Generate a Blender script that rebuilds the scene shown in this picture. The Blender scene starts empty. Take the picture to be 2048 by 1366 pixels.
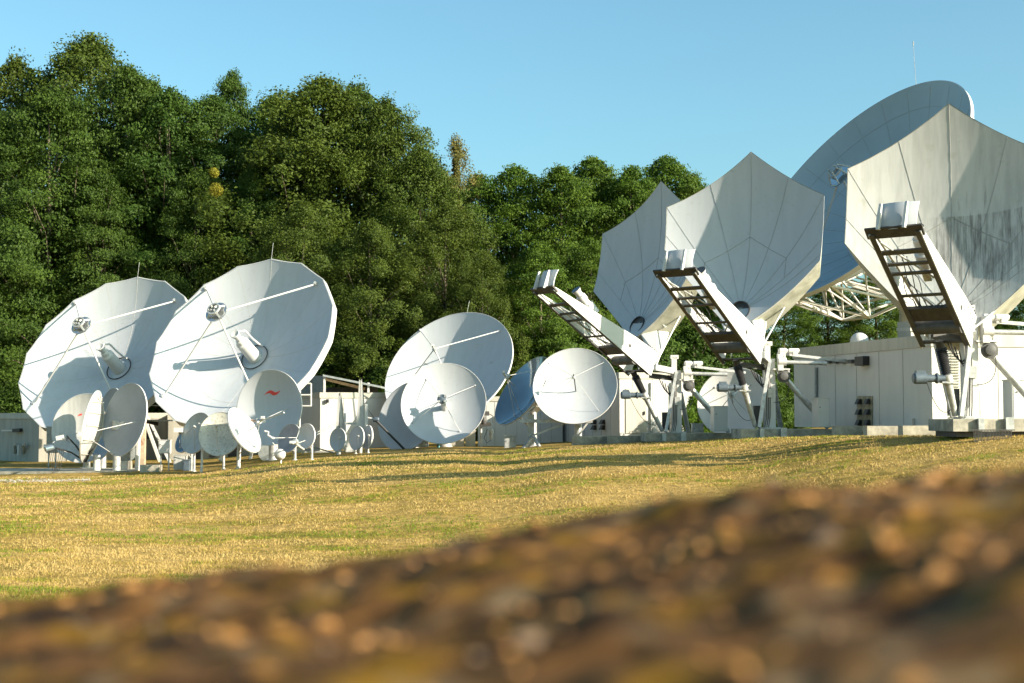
import bpy, math, random
import numpy as np
from mathutils import Vector, Matrix
random.seed(7); rng = np.random.default_rng(11)
scene = bpy.context.scene
# ---------------------------------------------------------------- camera
FPX = 2844.0
PITCH = math.atan(157 / FPX)
CAMZ = 3.0
cam_d = bpy.data.cameras.new('camera'); cam = bpy.data.objects.new('camera', cam_d)
scene.collection.objects.link(cam); scene.camera = cam
cam_d.sensor_width = 36.0; cam_d.lens = FPX / 2048 * 36.0
cam.location = (0, 0, CAMZ); cam.rotation_euler = (math.pi / 2 + PITCH, 0, 0)
cam_d.clip_start = 0.05; cam_d.clip_end = 5000
cam_d.dof.use_dof = True; cam_d.dof.focus_distance = 56.0; cam_d.dof.aperture_fstop = 3.2
scene.render.resolution_x, scene.render.resolution_y = 1024, 683
# ---------------------------------------------------------------- light
SUN_EL, SUN_AZ = math.radians(21.5), math.radians(29.0)   # azimuth: from +x towards the camera side
SUN = Vector((math.cos(SUN_EL) * math.cos(SUN_AZ), -math.cos(SUN_EL) * math.sin(SUN_AZ), math.sin(SUN_EL)))
w = bpy.data.worlds.new('World'); scene.world = w; w.use_nodes = True
wn = w.node_tree; bg = wn.nodes['Background']
sky = wn.nodes.new('ShaderNodeTexSky'); sky.sky_type = 'NISHITA'; sky.sun_disc = False
sky.sun_elevation = math.asin(SUN.z); sky.sun_rotation = math.atan2(SUN.x, SUN.y)
sky.air_density = 1.0; sky.dust_density = 3.0; sky.ozone_density = 1.0; sky.altitude = 200
tint = wn.nodes.new('ShaderNodeMix'); tint.data_type = 'RGBA'; tint.blend_type = 'MULTIPLY'
tint.inputs[0].default_value = 1.0; tint.inputs[7].default_value = (0.90, 1.34, 1.33, 1)
wn.links.new(sky.outputs[0], tint.inputs[6]); wn.links.new(tint.outputs[2], bg.inputs[0])
bg.inputs[1].default_value = 0.072
sl = bpy.data.lights.new('sun', 'SUN'); so = bpy.data.objects.new('sun', sl); scene.collection.objects.link(so)
so.rotation_euler = SUN.to_track_quat('Z', 'Y').to_euler(); sl.energy = 5.0; sl.angle = math.radians(0.5)
sl.color = (1.0, 0.88, 0.71)
scene.view_settings.view_transform = 'Standard'; scene.view_settings.look = 'None'
scene.view_settings.exposure = 1.3; scene.view_settings.gamma = 1.0
# ---------------------------------------------------------------- pixels to points (photo pixels, 2048 wide)
FWD = Vector((0, math.cos(PITCH), math.sin(PITCH))); UPV = Vector((0, -math.sin(PITCH), math.cos(PITCH)))
CAM = Vector((0, 0, CAMZ))
def ray(px, py): return Vector((1, 0, 0)) * ((px - 1024) / FPX) + UPV * ((683 - py) / FPX) + FWD
def P(px, py, D):
    r = ray(px, py); return CAM + r * (D / r.y)
def GX(px, D): return (px - 1024) / FPX * D
# ---------------------------------------------------------------- noise
def hash2(ix, iy, seed):
    h = (ix.astype(np.int64) * 374761393 + iy.astype(np.int64) * 668265263 + seed * 1442695041) & 0x7fffffff
    h = ((h ^ (h >> 13)) * 1274126177) & 0x7fffffff
    return ((h ^ (h >> 16)) & 0xffff) / 65535.0
def vnoise(x, y, seed=0):
    ix, iy = np.floor(x), np.floor(y); fx, fy = x - ix, y - iy
    fx = fx * fx * (3 - 2 * fx); fy = fy * fy * (3 - 2 * fy)
    a, b = hash2(ix, iy, seed), hash2(ix + 1, iy, seed); c, d = hash2(ix, iy + 1, seed), hash2(ix + 1, iy + 1, seed)
    return (a * (1 - fx) + b * fx) * (1 - fy) + (c * (1 - fx) + d * fx) * fy - 0.5
def fbm(x, y, seed=0, o=4):
    s = 0; a = 1.0
    for k in range(o):
        s = s + a * vnoise(x * 2 ** k, y * 2 ** k, seed + k); a *= 0.5
    return s
# ---------------------------------------------------------------- terrain height
_U = (np.array([-500, 0, 200, 400, 500, 600, 740, 900, 1000, 1100, 1250, 1400, 1500, 1665, 1900, 2048, 2600]) - 1024) / FPX
_Z = np.array([.49, .49, .61, .73, .99, 1.28, 1.48, 1.67, 1.65, 1.84, 2.02, 2.18, 2.33, 2.45, 2.50, 2.55, 2.7])
_D = np.array([69, 68, 66, 64, 62, 61, 61, 60, 59, 57.5, 55, 52, 50, 46, 41.5, 39.5, 37.])
def terrain(x, y):
    x = np.asarray(x, float); y = np.asarray(y, float)
    u = x / np.maximum(y, 12.0); zp = np.interp(u, _U, _Z); dc = np.interp(u, _U, _D)
    wd_ = np.interp(u, [.05, .17], [29., 22.]); t = np.clip((y - (dc - wd_)) / wd_, 0, 1) ** 1.35; t = 1 - (1 - t) ** np.interp(u, [.03, .16], [2.3, 1.25])
    z = .34 + (zp - .34) * t
    lump = fbm(x / 6.0, y / 6.0, 5, 3) * 0.10 * np.clip((dc + 1 - y) / 4, 0, 1)
    far = np.clip((y - 130) / 400, 0, 1) * 6
    return z + lump * np.clip(y / 12, 0, 1) + far
def tz(x, y): return float(terrain(np.array([x]), np.array([y]))[0])
# ---------------------------------------------------------------- materials
def mat(name, col, rough=.6, metal=0., noise=0.12, scale=6.0, dark=None, bump=0., streak=False, coat=0., spec=.5, patch=None):
    m = bpy.data.materials.new(name); m.use_nodes = True; nt = m.node_tree; N = nt.nodes; L = nt.links
    b = N['Principled BSDF']; b.inputs['Roughness'].default_value = rough; b.inputs['Metallic'].default_value = metal
    b.inputs['Specular IOR Level'].default_value = spec
    if coat: b.inputs['Coat Weight'].default_value = coat
    tc = N.new('ShaderNodeTexCoord'); mp = N.new('ShaderNodeMapping')
    L.new(tc.outputs['UV' if streak == 'uv' else 'Object'], mp.inputs[0])
    if streak == 'uv': mp.inputs['Scale'].default_value = (9, .8, 1)
    elif streak: mp.inputs['Scale'].default_value = (3, 3, .35)
    n = N.new('ShaderNodeTexNoise'); n.inputs['Scale'].default_value = scale; n.inputs['Detail'].default_value = 6; n.inputs['Roughness'].default_value = .62
    L.new(mp.outputs[0], n.inputs[0])
    cr = N.new('ShaderNodeValToRGB'); L.new(n.outputs[0], cr.inputs[0])
    dk = dark or [c * (1 - noise * 2.2) for c in col]
    cr.color_ramp.elements[0].position = .36; cr.color_ramp.elements[0].color = (*dk, 1)
    cr.color_ramp.elements[1].position = .60; cr.color_ramp.elements[1].color = (*col, 1)
    out = cr.outputs[0]
    if patch:
        n2 = N.new('ShaderNodeTexNoise'); n2.inputs['Scale'].default_value = patch[1]; n2.inputs['Detail'].default_value = 5
        L.new(tc.outputs['Object'], n2.inputs[0]); r2 = N.new('ShaderNodeValToRGB'); L.new(n2.outputs[0], r2.inputs[0])
        r2.color_ramp.elements[0].position = patch[2]; r2.color_ramp.elements[1].position = patch[3]
        mx = N.new('ShaderNodeMix'); mx.data_type = 'RGBA'; L.new(r2.outputs[0], mx.inputs[0]); L.new(out, mx.inputs[6])
        mx.inputs[7].default_value = (*patch[0], 1); out = mx.outputs[2]
    L.new(out, b.inputs['Base Color'])
    if bump:
        bp = N.new('ShaderNodeBump'); bp.inputs['Strength'].default_value = bump; bp.inputs['Distance'].default_value = .02
        L.new(n.outputs[0], bp.inputs['Height']); L.new(bp.outputs[0], b.inputs['Normal'])
    return m
M = {}
M['white'] = mat('white_paint', (.54, .535, .52), .42, noise=.03, scale=1.1, patch=((.46, .46, .43), 2.3, .58, .85))
M['dishwhite'] = mat('reflector_paint', (.44, .46, .485), .5, noise=.03, scale=.7, streak=True, patch=((.355, .365, .36), 5.0, .60, .9))
M['oldwhite'] = mat('weathered_paint', (.45, .45, .43), .55, noise=.08, scale=1.6, streak=True, patch=((.32, .32, .27), 2.6, .60, .9))
M['mottled'] = mat('lichen_spotted_paint', (.66, .65, .58), .6, noise=.10, scale=2.0, patch=((.36, .36, .30), 9.0, .54, .70))
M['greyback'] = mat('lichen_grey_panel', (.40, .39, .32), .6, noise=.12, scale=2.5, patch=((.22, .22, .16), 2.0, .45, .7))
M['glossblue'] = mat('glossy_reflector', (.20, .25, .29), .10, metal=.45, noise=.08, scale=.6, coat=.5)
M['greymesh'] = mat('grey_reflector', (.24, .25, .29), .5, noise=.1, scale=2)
M['galv'] = mat('galvanised_steel', (.50, .51, .50), .42, metal=.35, noise=.16, scale=5)
M['wallw'] = mat('shelter_wall', (.54, .53, .51), .6, noise=.03, scale=.9, streak=True, patch=((.46, .455, .42), 1.6, .58, .9))
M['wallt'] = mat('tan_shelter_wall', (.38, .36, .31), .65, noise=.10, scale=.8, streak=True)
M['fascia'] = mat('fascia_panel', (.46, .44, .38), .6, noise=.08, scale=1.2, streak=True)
M['joint'] = mat('joint_grey', (.33, .33, .31), .7)
M['dark'] = mat('black_rubber', (.025, .025, .027), .5)
M['motor'] = mat('blue_grey_motor_paint', (.09, .12, .15), .4)
M['brown'] = mat('dark_steel', (.055, .052, .050), .6, noise=.2, scale=6)
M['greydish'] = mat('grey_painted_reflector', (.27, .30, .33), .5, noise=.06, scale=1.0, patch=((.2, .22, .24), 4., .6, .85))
M['bigdish'] = mat('shade_tinted_reflector', (.34, .40, .44), .45, noise=.04, scale=.4)  # reflector colour darkened and blued to carry the giant dish's shade
M['boomdark'] = mat('shade_darkened_steel', (.085, .085, .083), .55, noise=.2, scale=3)  # steel colour darkened to carry the shade under and between the boom plates
M['concrete'] = mat('concrete', (.40, .37, .30), .9, noise=.18, scale=4, bump=.4, patch=((.16, .15, .12), 1.5, .5, .7))
M['wood'] = mat('pine_wood', (.50, .33, .18), .7, noise=.15, scale=4)
M['corr'] = mat('corrugated_zinc', (.30, .33, .33), .5, metal=.2, noise=.1)
M['window'] = mat('window_glass', (.04, .05, .06), .1)
M['red'] = mat('red_sign_paint', (.72, .05, .04), .5, noise=.05)
M['bark'] = mat('bark', (.16, .13, .09), .9, noise=.3, scale=3, bump=.5)
M['copper'] = mat('copper_feed', (.55, .36, .28), .4, noise=.1)
M['mirror'] = mat('polished_subreflector', (.62, .64, .64), .12, metal=.85, noise=.05)
def refl_streak_mat():
    m = M['oldwhite'].copy(); m.name = 'streaked_reflector'; nt = m.node_tree; N = nt.nodes; L = nt.links
    b = N['Principled BSDF']; src = b.inputs['Base Color'].links[0].from_socket
    tc = N.new('ShaderNodeTexCoord'); mp = N.new('ShaderNodeMapping'); mp.inputs['Scale'].default_value = (4.5, .38, 1)
    L.new(tc.outputs['UV'], mp.inputs[0])
    n = N.new('ShaderNodeTexNoise'); n.inputs['Scale'].default_value = 2.0; n.inputs['Detail'].default_value = 8; n.inputs['Roughness'].default_value = .7; L.new(mp.outputs[0], n.inputs[0])
    sp = N.new('ShaderNodeSeparateXYZ'); L.new(tc.outputs['UV'], sp.inputs[0])
    def mr(sock, a, b_, c, d):
        r = N.new('ShaderNodeMapRange'); r.inputs[1].default_value = a; r.inputs[2].default_value = b_; r.inputs[3].default_value = c; r.inputs[4].default_value = d
        L.new(sock, r.inputs[0]); return r.outputs[0]
    wide = mr(sp.outputs[1], 5.4, 3.3, .0, .15)          # grime starts below the cross seam
    up = mr(sp.outputs[1], 3.80, 3.75, -.12, 0)
    side = mr(sp.outputs[0], -1.6, -.2, -.22, 0)
    a1 = N.new('ShaderNodeMath'); a1.operation = 'ADD'; L.new(n.outputs[0], a1.inputs[0]); L.new(wide, a1.inputs[1])
    a2 = N.new('ShaderNodeMath'); a2.operation = 'ADD'; L.new(a1.outputs[0], a2.inputs[0]); L.new(up, a2.inputs[1])
    low = mr(sp.outputs[1], 2.6, 1.2, 0, -.12); side2 = mr(sp.outputs[0], 1.2, 2.6, 0, -.10)
    a3 = N.new('ShaderNodeMath'); a3.operation = 'ADD'; L.new(a2.outputs[0], a3.inputs[0]); L.new(side, a3.inputs[1])
    for ex in (low, side2):
        a_ = N.new('ShaderNodeMath'); a_.operation = 'ADD'; L.new(a3.outputs[0], a_.inputs[0]); L.new(ex, a_.inputs[1]); a3 = a_
    cr = N.new('ShaderNodeValToRGB'); cr.color_ramp.elements[0].position = .53; cr.color_ramp.elements[1].position = .77; L.new(a3.outputs[0], cr.inputs[0])
    mx = N.new('ShaderNodeMix'); mx.data_type = 'RGBA'; L.new(cr.outputs[0], mx.inputs[0]); L.new(src, mx.inputs[6]); mx.inputs[7].default_value = (.12, .115, .105, 1)
    L.new(mx.outputs[2], b.inputs['Base Color']); return m
M['streaked'] = refl_streak_mat()
# ---------------------------------------------------------------- object helpers
C = scene.collection
ORG = {}
def link(o, parent=None):
    C.objects.link(o)
    if parent is not None: o.parent = parent
def tag(o, label=None, cat=None, group=None, kind=None):
    if label: o['label'] = label
    if cat: o['category'] = cat
    if group: o['group'] = group
    if kind: o['kind'] = kind
    return o
def thing(name, loc, label, cat, group=None):
    o = bpy.data.objects.new(name, None); o.empty_display_size = .3; o.location = loc; link(o)
    ORG[o.name] = Vector(loc); return tag(o, label, cat, group)
class MB:
    def __init__(s): s.v = []; s.f = []; s.uv = None
    def add(s, vs, fs):
        b = len(s.v); s.v += [tuple(p) for p in vs]; s.f += [tuple(b + i for i in f) for f in fs]; return s
    def hexa(s, p):  # 8 corners: bottom 4, top 4
        return s.add(p, [(3, 2, 1, 0), (4, 5, 6, 7), (0, 1, 5, 4), (1, 2, 6, 5), (2, 3, 7, 6), (3, 0, 4, 7)])
    def box(s, c, sx, sy, sz, ax=None):
        ax = ax or (Vector((1, 0, 0)), Vector((0, 1, 0)), Vector((0, 0, 1))); c = Vector(c)
        q = [c + ax[0] * a * sx / 2 + ax[1] * b * sy / 2 + ax[2] * d * sz / 2 for d in (-1, 1) for a, b in ((-1, -1), (1, -1), (1, 1), (-1, 1))]
        return s.hexa(q)
    def beam(s, p, q, wd, ht, up=Vector((0, 0, 1))):
        p, q = Vector(p), Vector(q); d = (q - p).normalized(); x = d.cross(up)
        if x.length < 1e-3: x = d.cross(Vector((1, 0, 0)))
        x.normalize(); z = x.cross(d)
        return s.box((p + q) / 2, (q - p).length, wd, ht, (d, x, z))
    def prism(s, poly, d):
        n = len(poly); d = Vector(d); poly = [Vector(p) for p in poly]
        return s.add(poly + [p + d for p in poly], [tuple(range(n)), tuple(range(2 * n - 1, n - 1, -1))] + [(i, (i + 1) % n, n + (i + 1) % n, n + i) for i in range(n)])
    def path(s, pts, r, seg=8, cap=True):
        pts = [Vector(p) for p in pts]; rs = r if isinstance(r, (list, tuple)) else [r] * len(pts)
        t = (pts[1] - pts[0]).normalized(); x = t.cross(Vector((.13, .2, 1))); x.normalize(); b = len(s.v)
        for i, p in enumerate(pts):
            t = (pts[min(i + 1, len(pts) - 1)] - pts[max(i - 1, 0)]).normalized()
            x = (x - t * x.dot(t)).normalized(); y = t.cross(x)
            for k in range(seg):
                a = 2 * math.pi * k / seg; s.v.append(tuple(p + (x * math.cos(a) + y * math.sin(a)) * rs[i]))
        for i in range(len(pts) - 1):
            for k in range(seg):
                s.f.append((b + i * seg + k, b + i * seg + (k + 1) % seg, b + (i + 1) * seg + (k + 1) % seg, b + (i + 1) * seg + k))
        if cap:
            s.f.append(tuple(b + k for k in range(seg))[::-1]); s.f.append(tuple(b + (len(pts) - 1) * seg + k for k in range(seg)))
        return s
    def tube(s, p, q, r, seg=8): return s.path([p, q], r, seg)
    def lathe(s, o, ax, prof, seg=20):  # prof: (distance along axis, radius)
        o, ax = Vector(o), Vector(ax).normalized(); x = ax.orthogonal().normalized(); y = ax.cross(x); b = len(s.v)
        for h, r in prof:
            for k in range(seg):
                a = 2 * math.pi * k / seg; s.v.append(tuple(o + ax * h + (x * math.cos(a) + y * math.sin(a)) * max(r, 1e-4)))
        for i in range(len(prof) - 1):
            for k in range(seg):
                s.f.append((b + i * seg + k, b + i * seg + (k + 1) % seg, b + (i + 1) * seg + (k + 1) % seg, b + (i + 1) * seg + k))
        s.f.append(tuple(b + k for k in range(seg))[::-1]); s.f.append(tuple(b + (len(prof) - 1) * seg + k for k in range(seg)))
        return s
    def build(s, name, m, parent=None, smooth=None, label=None):
        me = bpy.data.meshes.new(name)
        if parent is not None: org = ORG[parent.name]
        else:
            a = np.array(s.v); org = Vector(((a[:, 0].min() + a[:, 0].max()) / 2, (a[:, 1].min() + a[:, 1].max()) / 2, a[:, 2].min()))
        me.from_pydata([(v[0] - org[0], v[1] - org[1], v[2] - org[2]) for v in s.v], [], s.f)
        if s.uv:
            l = me.uv_layers.new(name='UVMap'); li = [0] * len(me.loops); me.loops.foreach_get('vertex_index', li)
            l.data.foreach_set('uv', np.array([s.uv[i] for i in li], float).ravel())
        me.materials.append(m); o = bpy.data.objects.new(name, me); link(o, parent)
        if parent is None: o.location = org
        ORG[o.name] = org
        if smooth is not None:
            me.polygons.foreach_set('use_smooth', [True] * len(me.polygons))
            try: me.set_sharp_from_angle(angle=math.radians(smooth))
            except Exception: pass
        if label: o['label'] = label
        return o
Z = Vector((0, 0, 1))
# ---------------------------------------------------------------- paraboloid geometry
class Para:
    """paraboloid with vertex V, axis n (pointing out of the bowl); surface w = (u^2+v^2)/f4"""
    def __init__(s, V, n, f4):
        s.V, s.n, s.f4 = Vector(V), Vector(n).normalized(), f4
        s.v = (Z - s.n * s.n.z).normalized(); s.u = s.v.cross(s.n)
    def at(s, u, v, h=0.):
        return s.V + s.u * u + s.v * v + s.n * ((u * u + v * v) / s.f4 + h)
    def hit(s, px, py):
        r = ray(px, py); o = CAM - s.V; a = (r.dot(s.u), r.dot(s.v), r.dot(s.n)); b = (o.dot(s.u), o.dot(s.v), o.dot(s.n))
        A = a[0] ** 2 + a[1] ** 2; B = 2 * (a[0] * b[0] + a[1] * b[1]) - s.f4 * a[2]; Cc = b[0] ** 2 + b[1] ** 2 - s.f4 * b[2]
        dd = math.sqrt(max(B * B - 4 * A * Cc, 0)); best = None
        for t in sorted(((-B - dd) / (2 * A), (-B + dd) / (2 * A))):
            u, v = b[0] + t * a[0], b[1] + t * a[1]
            if t > 0 and (s.n - (s.u * u + s.v * v) * (2 / s.f4)).dot(r) < 0: best = (u, v); break
        return best or (u, v)
    def axis(s, h): return s.V + s.n * h
def ell_normal(cx, cy, ratio, theta, flip=False):
    r = ray(cx, cy).normalized(); R = Vector((1, 0, 0)); r1 = (R - r * r.x).normalized(); u1 = r1.cross(r)
    b = math.sqrt(1 - ratio ** 2); m = math.radians(theta + 90); x, z = b * math.cos(m), b * math.sin(m)
    if (z < 0) != flip: x, z = -x, -z
    return (r1 * x + u1 * z - r * ratio).normalized()
def bowl(root, para, R, t=.05, sides=0, seg=96, rings=14, name='reflector', m='dishwhite', skirt=.12, r0=0., rim=True, rimr=.03, rim_m='white'):
    """reflector skin: front surface, back surface, closed edge; plus rim band part"""
    def rad(a):
        if not sides: return R
        st = 2 * math.pi / sides; q = (a % st) - st / 2; return R * math.cos(st / 2) / math.cos(q)
    b = MB(); vs = []; fs = []
    for side in (0, 1):
        for i in range(rings + 1):
            for k in range(seg):
                a = 2 * math.pi * k / seg; f = i / rings; rr = r0 + (rad(a) - r0) * f
                vs.append(para.at(rr * math.cos(a), rr * math.sin(a), -t * side))
    n1 = (rings + 1) * seg
    for i in range(rings):
        for k in range(seg):
            k2 = (k + 1) % seg
            q = (i * seg + k, i * seg + k2, (i + 1) * seg + k2, (i + 1) * seg + k)
            fs.append(q[::-1]); fs.append(tuple(n1 + j for j in q))
    for k in range(seg):
        k2 = (k + 1) % seg; a = rings * seg
        fs.append((a + k, n1 + a + k, n1 + a + k2, a + k2))
        if r0 > 0.01: fs.append((k, k2, n1 + k2, n1 + k))
    b.add(vs, fs); o = b.build(name, M[m], root, smooth=35)
    if rim:
        b = MB(); vs = []
        for k in range(seg):
            a = 2 * math.pi * k / seg; rr = rad(a); e = rr * rr / para.f4
            for (dr, h) in ((.0, .012), (rimr, .012), (rimr, -skirt), (-.01, -skirt)):
                p = para.V + (para.u * math.cos(a) + para.v * math.sin(a)) * (rr + dr) + para.n * (e + h); vs.append(p)
        fs = []
        for k in range(seg):
            k2 = (k + 1) % seg
            for j in range(3): fs.append((4 * k + j, 4 * k2 + j, 4 * k2 + j + 1, 4 * k + j + 1))
        b.add(vs, fs).build('rim', M[rim_m], root, smooth=40)
    return rad
def bolts(b, pts, nrm, s=.04):
    for p in pts: b.lathe(p, nrm, [(0, s), (s, s * .8)], 6)
exec_later = []
# ================================================================ GROUND
def grid_mesh(name, xs, ys, zf, m, uvs=False):
    X, Y = np.meshgrid(xs, ys); Zz = zf(X, Y); nx, ny = len(xs), len(ys)
    co = np.stack([X, Y, Zz], -1).reshape(-1, 3).astype(np.float32)
    i = np.arange((nx - 1) * (ny - 1)); r, c = i // (nx - 1), i % (nx - 1); a = r * nx + c
    q = np.stack([a, a + 1, a + nx + 1, a + nx], -1).astype(np.int32)
    me = bpy.data.meshes.new(name); me.vertices.add(len(co)); me.vertices.foreach_set('co', co.ravel())
    me.loops.add(q.size); me.loops.foreach_set('vertex_index', q.ravel())
    me.polygons.add(len(q)); me.polygons.foreach_set('loop_start', np.arange(len(q), dtype=np.int32) * 4)
    me.polygons.foreach_set('use_smooth', np.ones(len(q), bool)); me.update(calc_edges=True)
    me.materials.append(m); o = bpy.data.objects.new(name, me); C.objects.link(o); return o
def cat_axis(*segs): return np.unique(np.concatenate([np.arange(a, b, s) for a, b, s in segs]))
def grass_ground_mat():
    m = bpy.data.materials.new('dry_lawn'); m.use_nodes = True; nt = m.node_tree; N = nt.nodes; L = nt.links
    b = N['Principled BSDF']; b.inputs['Roughness'].default_value = .95; b.inputs['Specular IOR Level'].default_value = .1
    tc = N.new('ShaderNodeTexCoord')
    def noise(sc, det=5, st=(1, 1, 1)):
        mp = N.new('ShaderNodeMapping'); mp.inputs['Scale'].default_value = st; L.new(tc.outputs['Object'], mp.inputs[0])
        n = N.new('ShaderNodeTexNoise'); n.inputs['Scale'].default_value = sc; n.inputs['Detail'].default_value = det; n.inputs['Roughness'].default_value = .65; L.new(mp.outputs[0], n.inputs[0]); return n.outputs[0]
    def ramp(s, *e):
        r = N.new('ShaderNodeValToRGB'); L.new(s, r.inputs[0]); el = r.color_ramp.elements
        el[0].position, el[0].color = e[0][0], (*e[0][1], 1); el[1].position, el[1].color = e[-1][0], (*e[-1][1], 1)
        for p, c in e[1:-1]: x = el.new(p); x.color = (*c, 1)
        return r.outputs[0]
    big = ramp(noise(.16, 4, (1, 2.2, 1)), (.34, (.19, .17, .03)), (.46, (.34, .235, .062)), (.62, (.42, .29, .10)))
    fine = ramp(noise(2.6, 8), (.35, (.55, .55, .5)), (.65, (1.15, 1.1, 1.05)))
    mx = N.new('ShaderNodeMix'); mx.data_type = 'RGBA'; mx.blend_type = 'MULTIPLY'; mx.inputs[0].default_value = 1
    L.new(big, mx.inputs[6]); L.new(fine, mx.inputs[7]); L.new(mx.outputs[2], b.inputs['Base Color'])
    bp = N.new('ShaderNodeBump'); bp.inputs['Strength'].default_value = 1; bp.inputs['Distance'].default_value = .12
    L.new(noise(5, 6), bp.inputs['Height']); L.new(bp.outputs[0], b.inputs['Normal']); return m
xs = cat_axis((-1500, -200, 60), (-200, -50, 6), (-50, 50, .4), (50, 200, 6), (200, 1501, 60))
ys = cat_axis((-300, 0, 30), (0, 8, 1), (8, 80, .35), (80, 200, 5), (200, 2601, 80))
gnd = tag(grid_mesh('ground', xs, ys, terrain, grass_ground_mat()), 'dry yellowed lawn rising to a bank on the right', kind='structure')

# ================================================================ BUILDINGS
def shelter(name, label, foot, z0, z1, m='wallw', fas=.28, joints=(), group=None, over=.04, cat='shelter'):
    """foot: world xy corners; parts: wall, fascia, panel joints (face index, positions 0..1)"""
    fx = [Vector((p[0], p[1], 0)) for p in foot]; c = sum(fx, Vector()) / len(fx)
    root = thing(name, (c.x, c.y, z0), label, cat, group)
    MB().prism([Vector((p.x, p.y, z0)) for p in fx], (0, 0, z1 - fas - z0)).build('wall', M[m], root)
    op = []
    n = len(fx)
    for i in range(n):
        a, b, d = fx[i - 1], fx[i], fx[(i + 1) % n]; e1 = (b - a).normalized(); e2 = (d - b).normalized()
        n1, n2 = Vector((e1.y, -e1.x, 0)), Vector((e2.y, -e2.x, 0))
        if n1.dot(b - c) < 0: n1, n2 = -n1, -n2
        op.append(b + (n1 + n2) * over)
    MB().prism([Vector((p.x, p.y, z1 - fas + .003)) for p in op], (0, 0, fas)).build('roof', M['fascia'], root)
    for fi, ts in joints:
        a, b = fx[fi], fx[(fi + 1) % n]; e = (b - a).normalized(); nn = Vector((e.y, -e.x, 0))
        if nn.dot(a - c) < 0: nn = -nn
        for t in ts:
            p = a.lerp(b, t) + nn * .004; MB().box(p + Z * ((z0 + z1 - fas) / 2), .02, .012, z1 - fas - z0 - .02, (e, nn, Z)).build('panel_joint', M['joint'], root)
    return root
def xy(px, D): return (GX(px, D), D)
# big shelter on the right
A1, B1, C1 = xy(1588, 58.2), xy(1864, 48.4), xy(2330, 49.6); D1 = (A1[0] + C1[0] - B1[0], A1[1] + C1[1] - B1[1])
S1 = shelter('equipment_shelter', 'long white shelter behind the right hexagonal dishes, its shaded side carrying vent hoods', [A1, B1, C1, D1], 2.72, 5.92, 'wallw', .42,
             joints=[(0, (.18, .34, .50, .66, .82)), (1, (.14, .28, .42, .56))])
ea = (Vector((*B1, 0)) - Vector((*A1, 0))).normalized(); na = Vector((-abs(ea.y), -abs(ea.x), 0)).normalized()
na = Vector((ea.y, -ea.x, 0)); na = na if na.x < 0 else -na
def on_wall(A, e, n, px, py, off=0.):
    """point where the view ray meets the vertical wall plane through A with normal n"""
    r = ray(px, py); A = Vector((A[0], A[1], 0)) + n * off
    t = (A - CAM).dot(n) / r.dot(n); return CAM + r * t
def hood(root, p, e, n, w=.22, h=.2, dp=.2):
    mb = MB(); a = [p - e * w / 2 + Z * h / 2, p + e * w / 2 + Z * h / 2]
    q = [p - e * w / 2 - Z * h / 2, p + e * w / 2 - Z * h / 2]
    mb.hexa([q[0] + n * .02, q[1] + n * .02, q[1] + n * dp, q[0] + n * dp, a[0] + n * .02, a[1] + n * .02, a[1] + n * (dp * .5), a[0] + n * (dp * .5)])
    mb.build('vent_hood', M['dark'], root)
pl = [on_wall(A1, ea, na, *q) for q in ((1716, 792), (1746, 792), (1746, 852), (1716, 852))]
MB().prism(pl, na * .04).build('vent_plate', mat('yellowed_plate', (.34, .30, .20), .7, noise=.2), S1)
for px in (1721, 1738):
    for py in (803, 824, 845): hood(S1, on_wall(A1, ea, na, px, py, .05), ea, na)
for py in (812, 832): hood(S1, on_wall(A1, ea, na, 1652, py), ea, na, .26)
mb = MB()
for px in (1657, 1672, 1685, 1702): MB().box(on_wall(A1, ea, na, px, 723, .08), .3, .16, .14, (ea, na, Z)).build('cable_gland', M['boomdark'], S1)
p = on_wall(A1, ea, na, 1724, 722, .14); MB().box(p, .6, .28, .34, (ea, na, Z)).build('cable_entry', M['dark'], S1)
for pts in (((1632, 735), (1632, 800)),):
    MB().path([on_wall(A1, ea, na, *q, .06) for q in pts], .06).build('conduit', M['corr'], S1)
p = on_wall(A1, ea, na, 1822, 846, .06); MB().box(p, .32, .1, .32, (ea, na, Z)).build('junction_box', M['white'], S1)
# ladder on the lit front
eb = (Vector((*C1, 0)) - Vector((*B1, 0))).normalized(); nb = Vector((eb.y, -eb.x, 0)); nb = nb if nb.y < 0 else -nb
mb = MB()
for k in range(30): mb.box(on_wall(B1, eb, nb, 1912, 688 + k * 5.6, .06), .36, .05, .035, (eb, nb, Z))
mb.build('louvre', M['fascia'], S1)
# roof dome, roof block
dm = thing('roof_dome', (0, 0, 0), 'small translucent white dome on the roof edge of the long shelter', 'dome')
pD = P(1719, 688, 54.1); dm.location = (pD.x, pD.y, 5.93); ORG[dm.name] = Vector(dm.location)
MB().lathe(dm.location, Z, [(0, .34), (.05, .35), (.12, .345), (.22, .31), (.32, .23), (.38, .12), (.40, .0)], 24).build('dome', M['white'], dm, smooth=60)
MB().lathe(dm.location, Z, [(-.02, .38), (.03, .38)], 24).build('flange', M['galv'], dm)
rb = thing('roof_plant_room', (GX(1840, 54), 54, 5.9), 'low tan block on the shelter roof behind the right hexagonal dish boom', 'roof block')
MB().prism([P(1795, 676, 56) * 1, P(1822, 676, 51), P(1900, 676, 51.5), P(1885, 676, 57)], (0, 0, .62)).build('wall', M['wallt'], rb)
MB().prism([P(1793, 663, 56.2) + Z * .02, P(1821, 663, 50.9) + Z * .02, P(1902, 663, 51.4) + Z * .02, P(1887, 663, 57.2) + Z * .02], (0, 0, .12)).build('roof', M['fascia'], rb)

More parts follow.
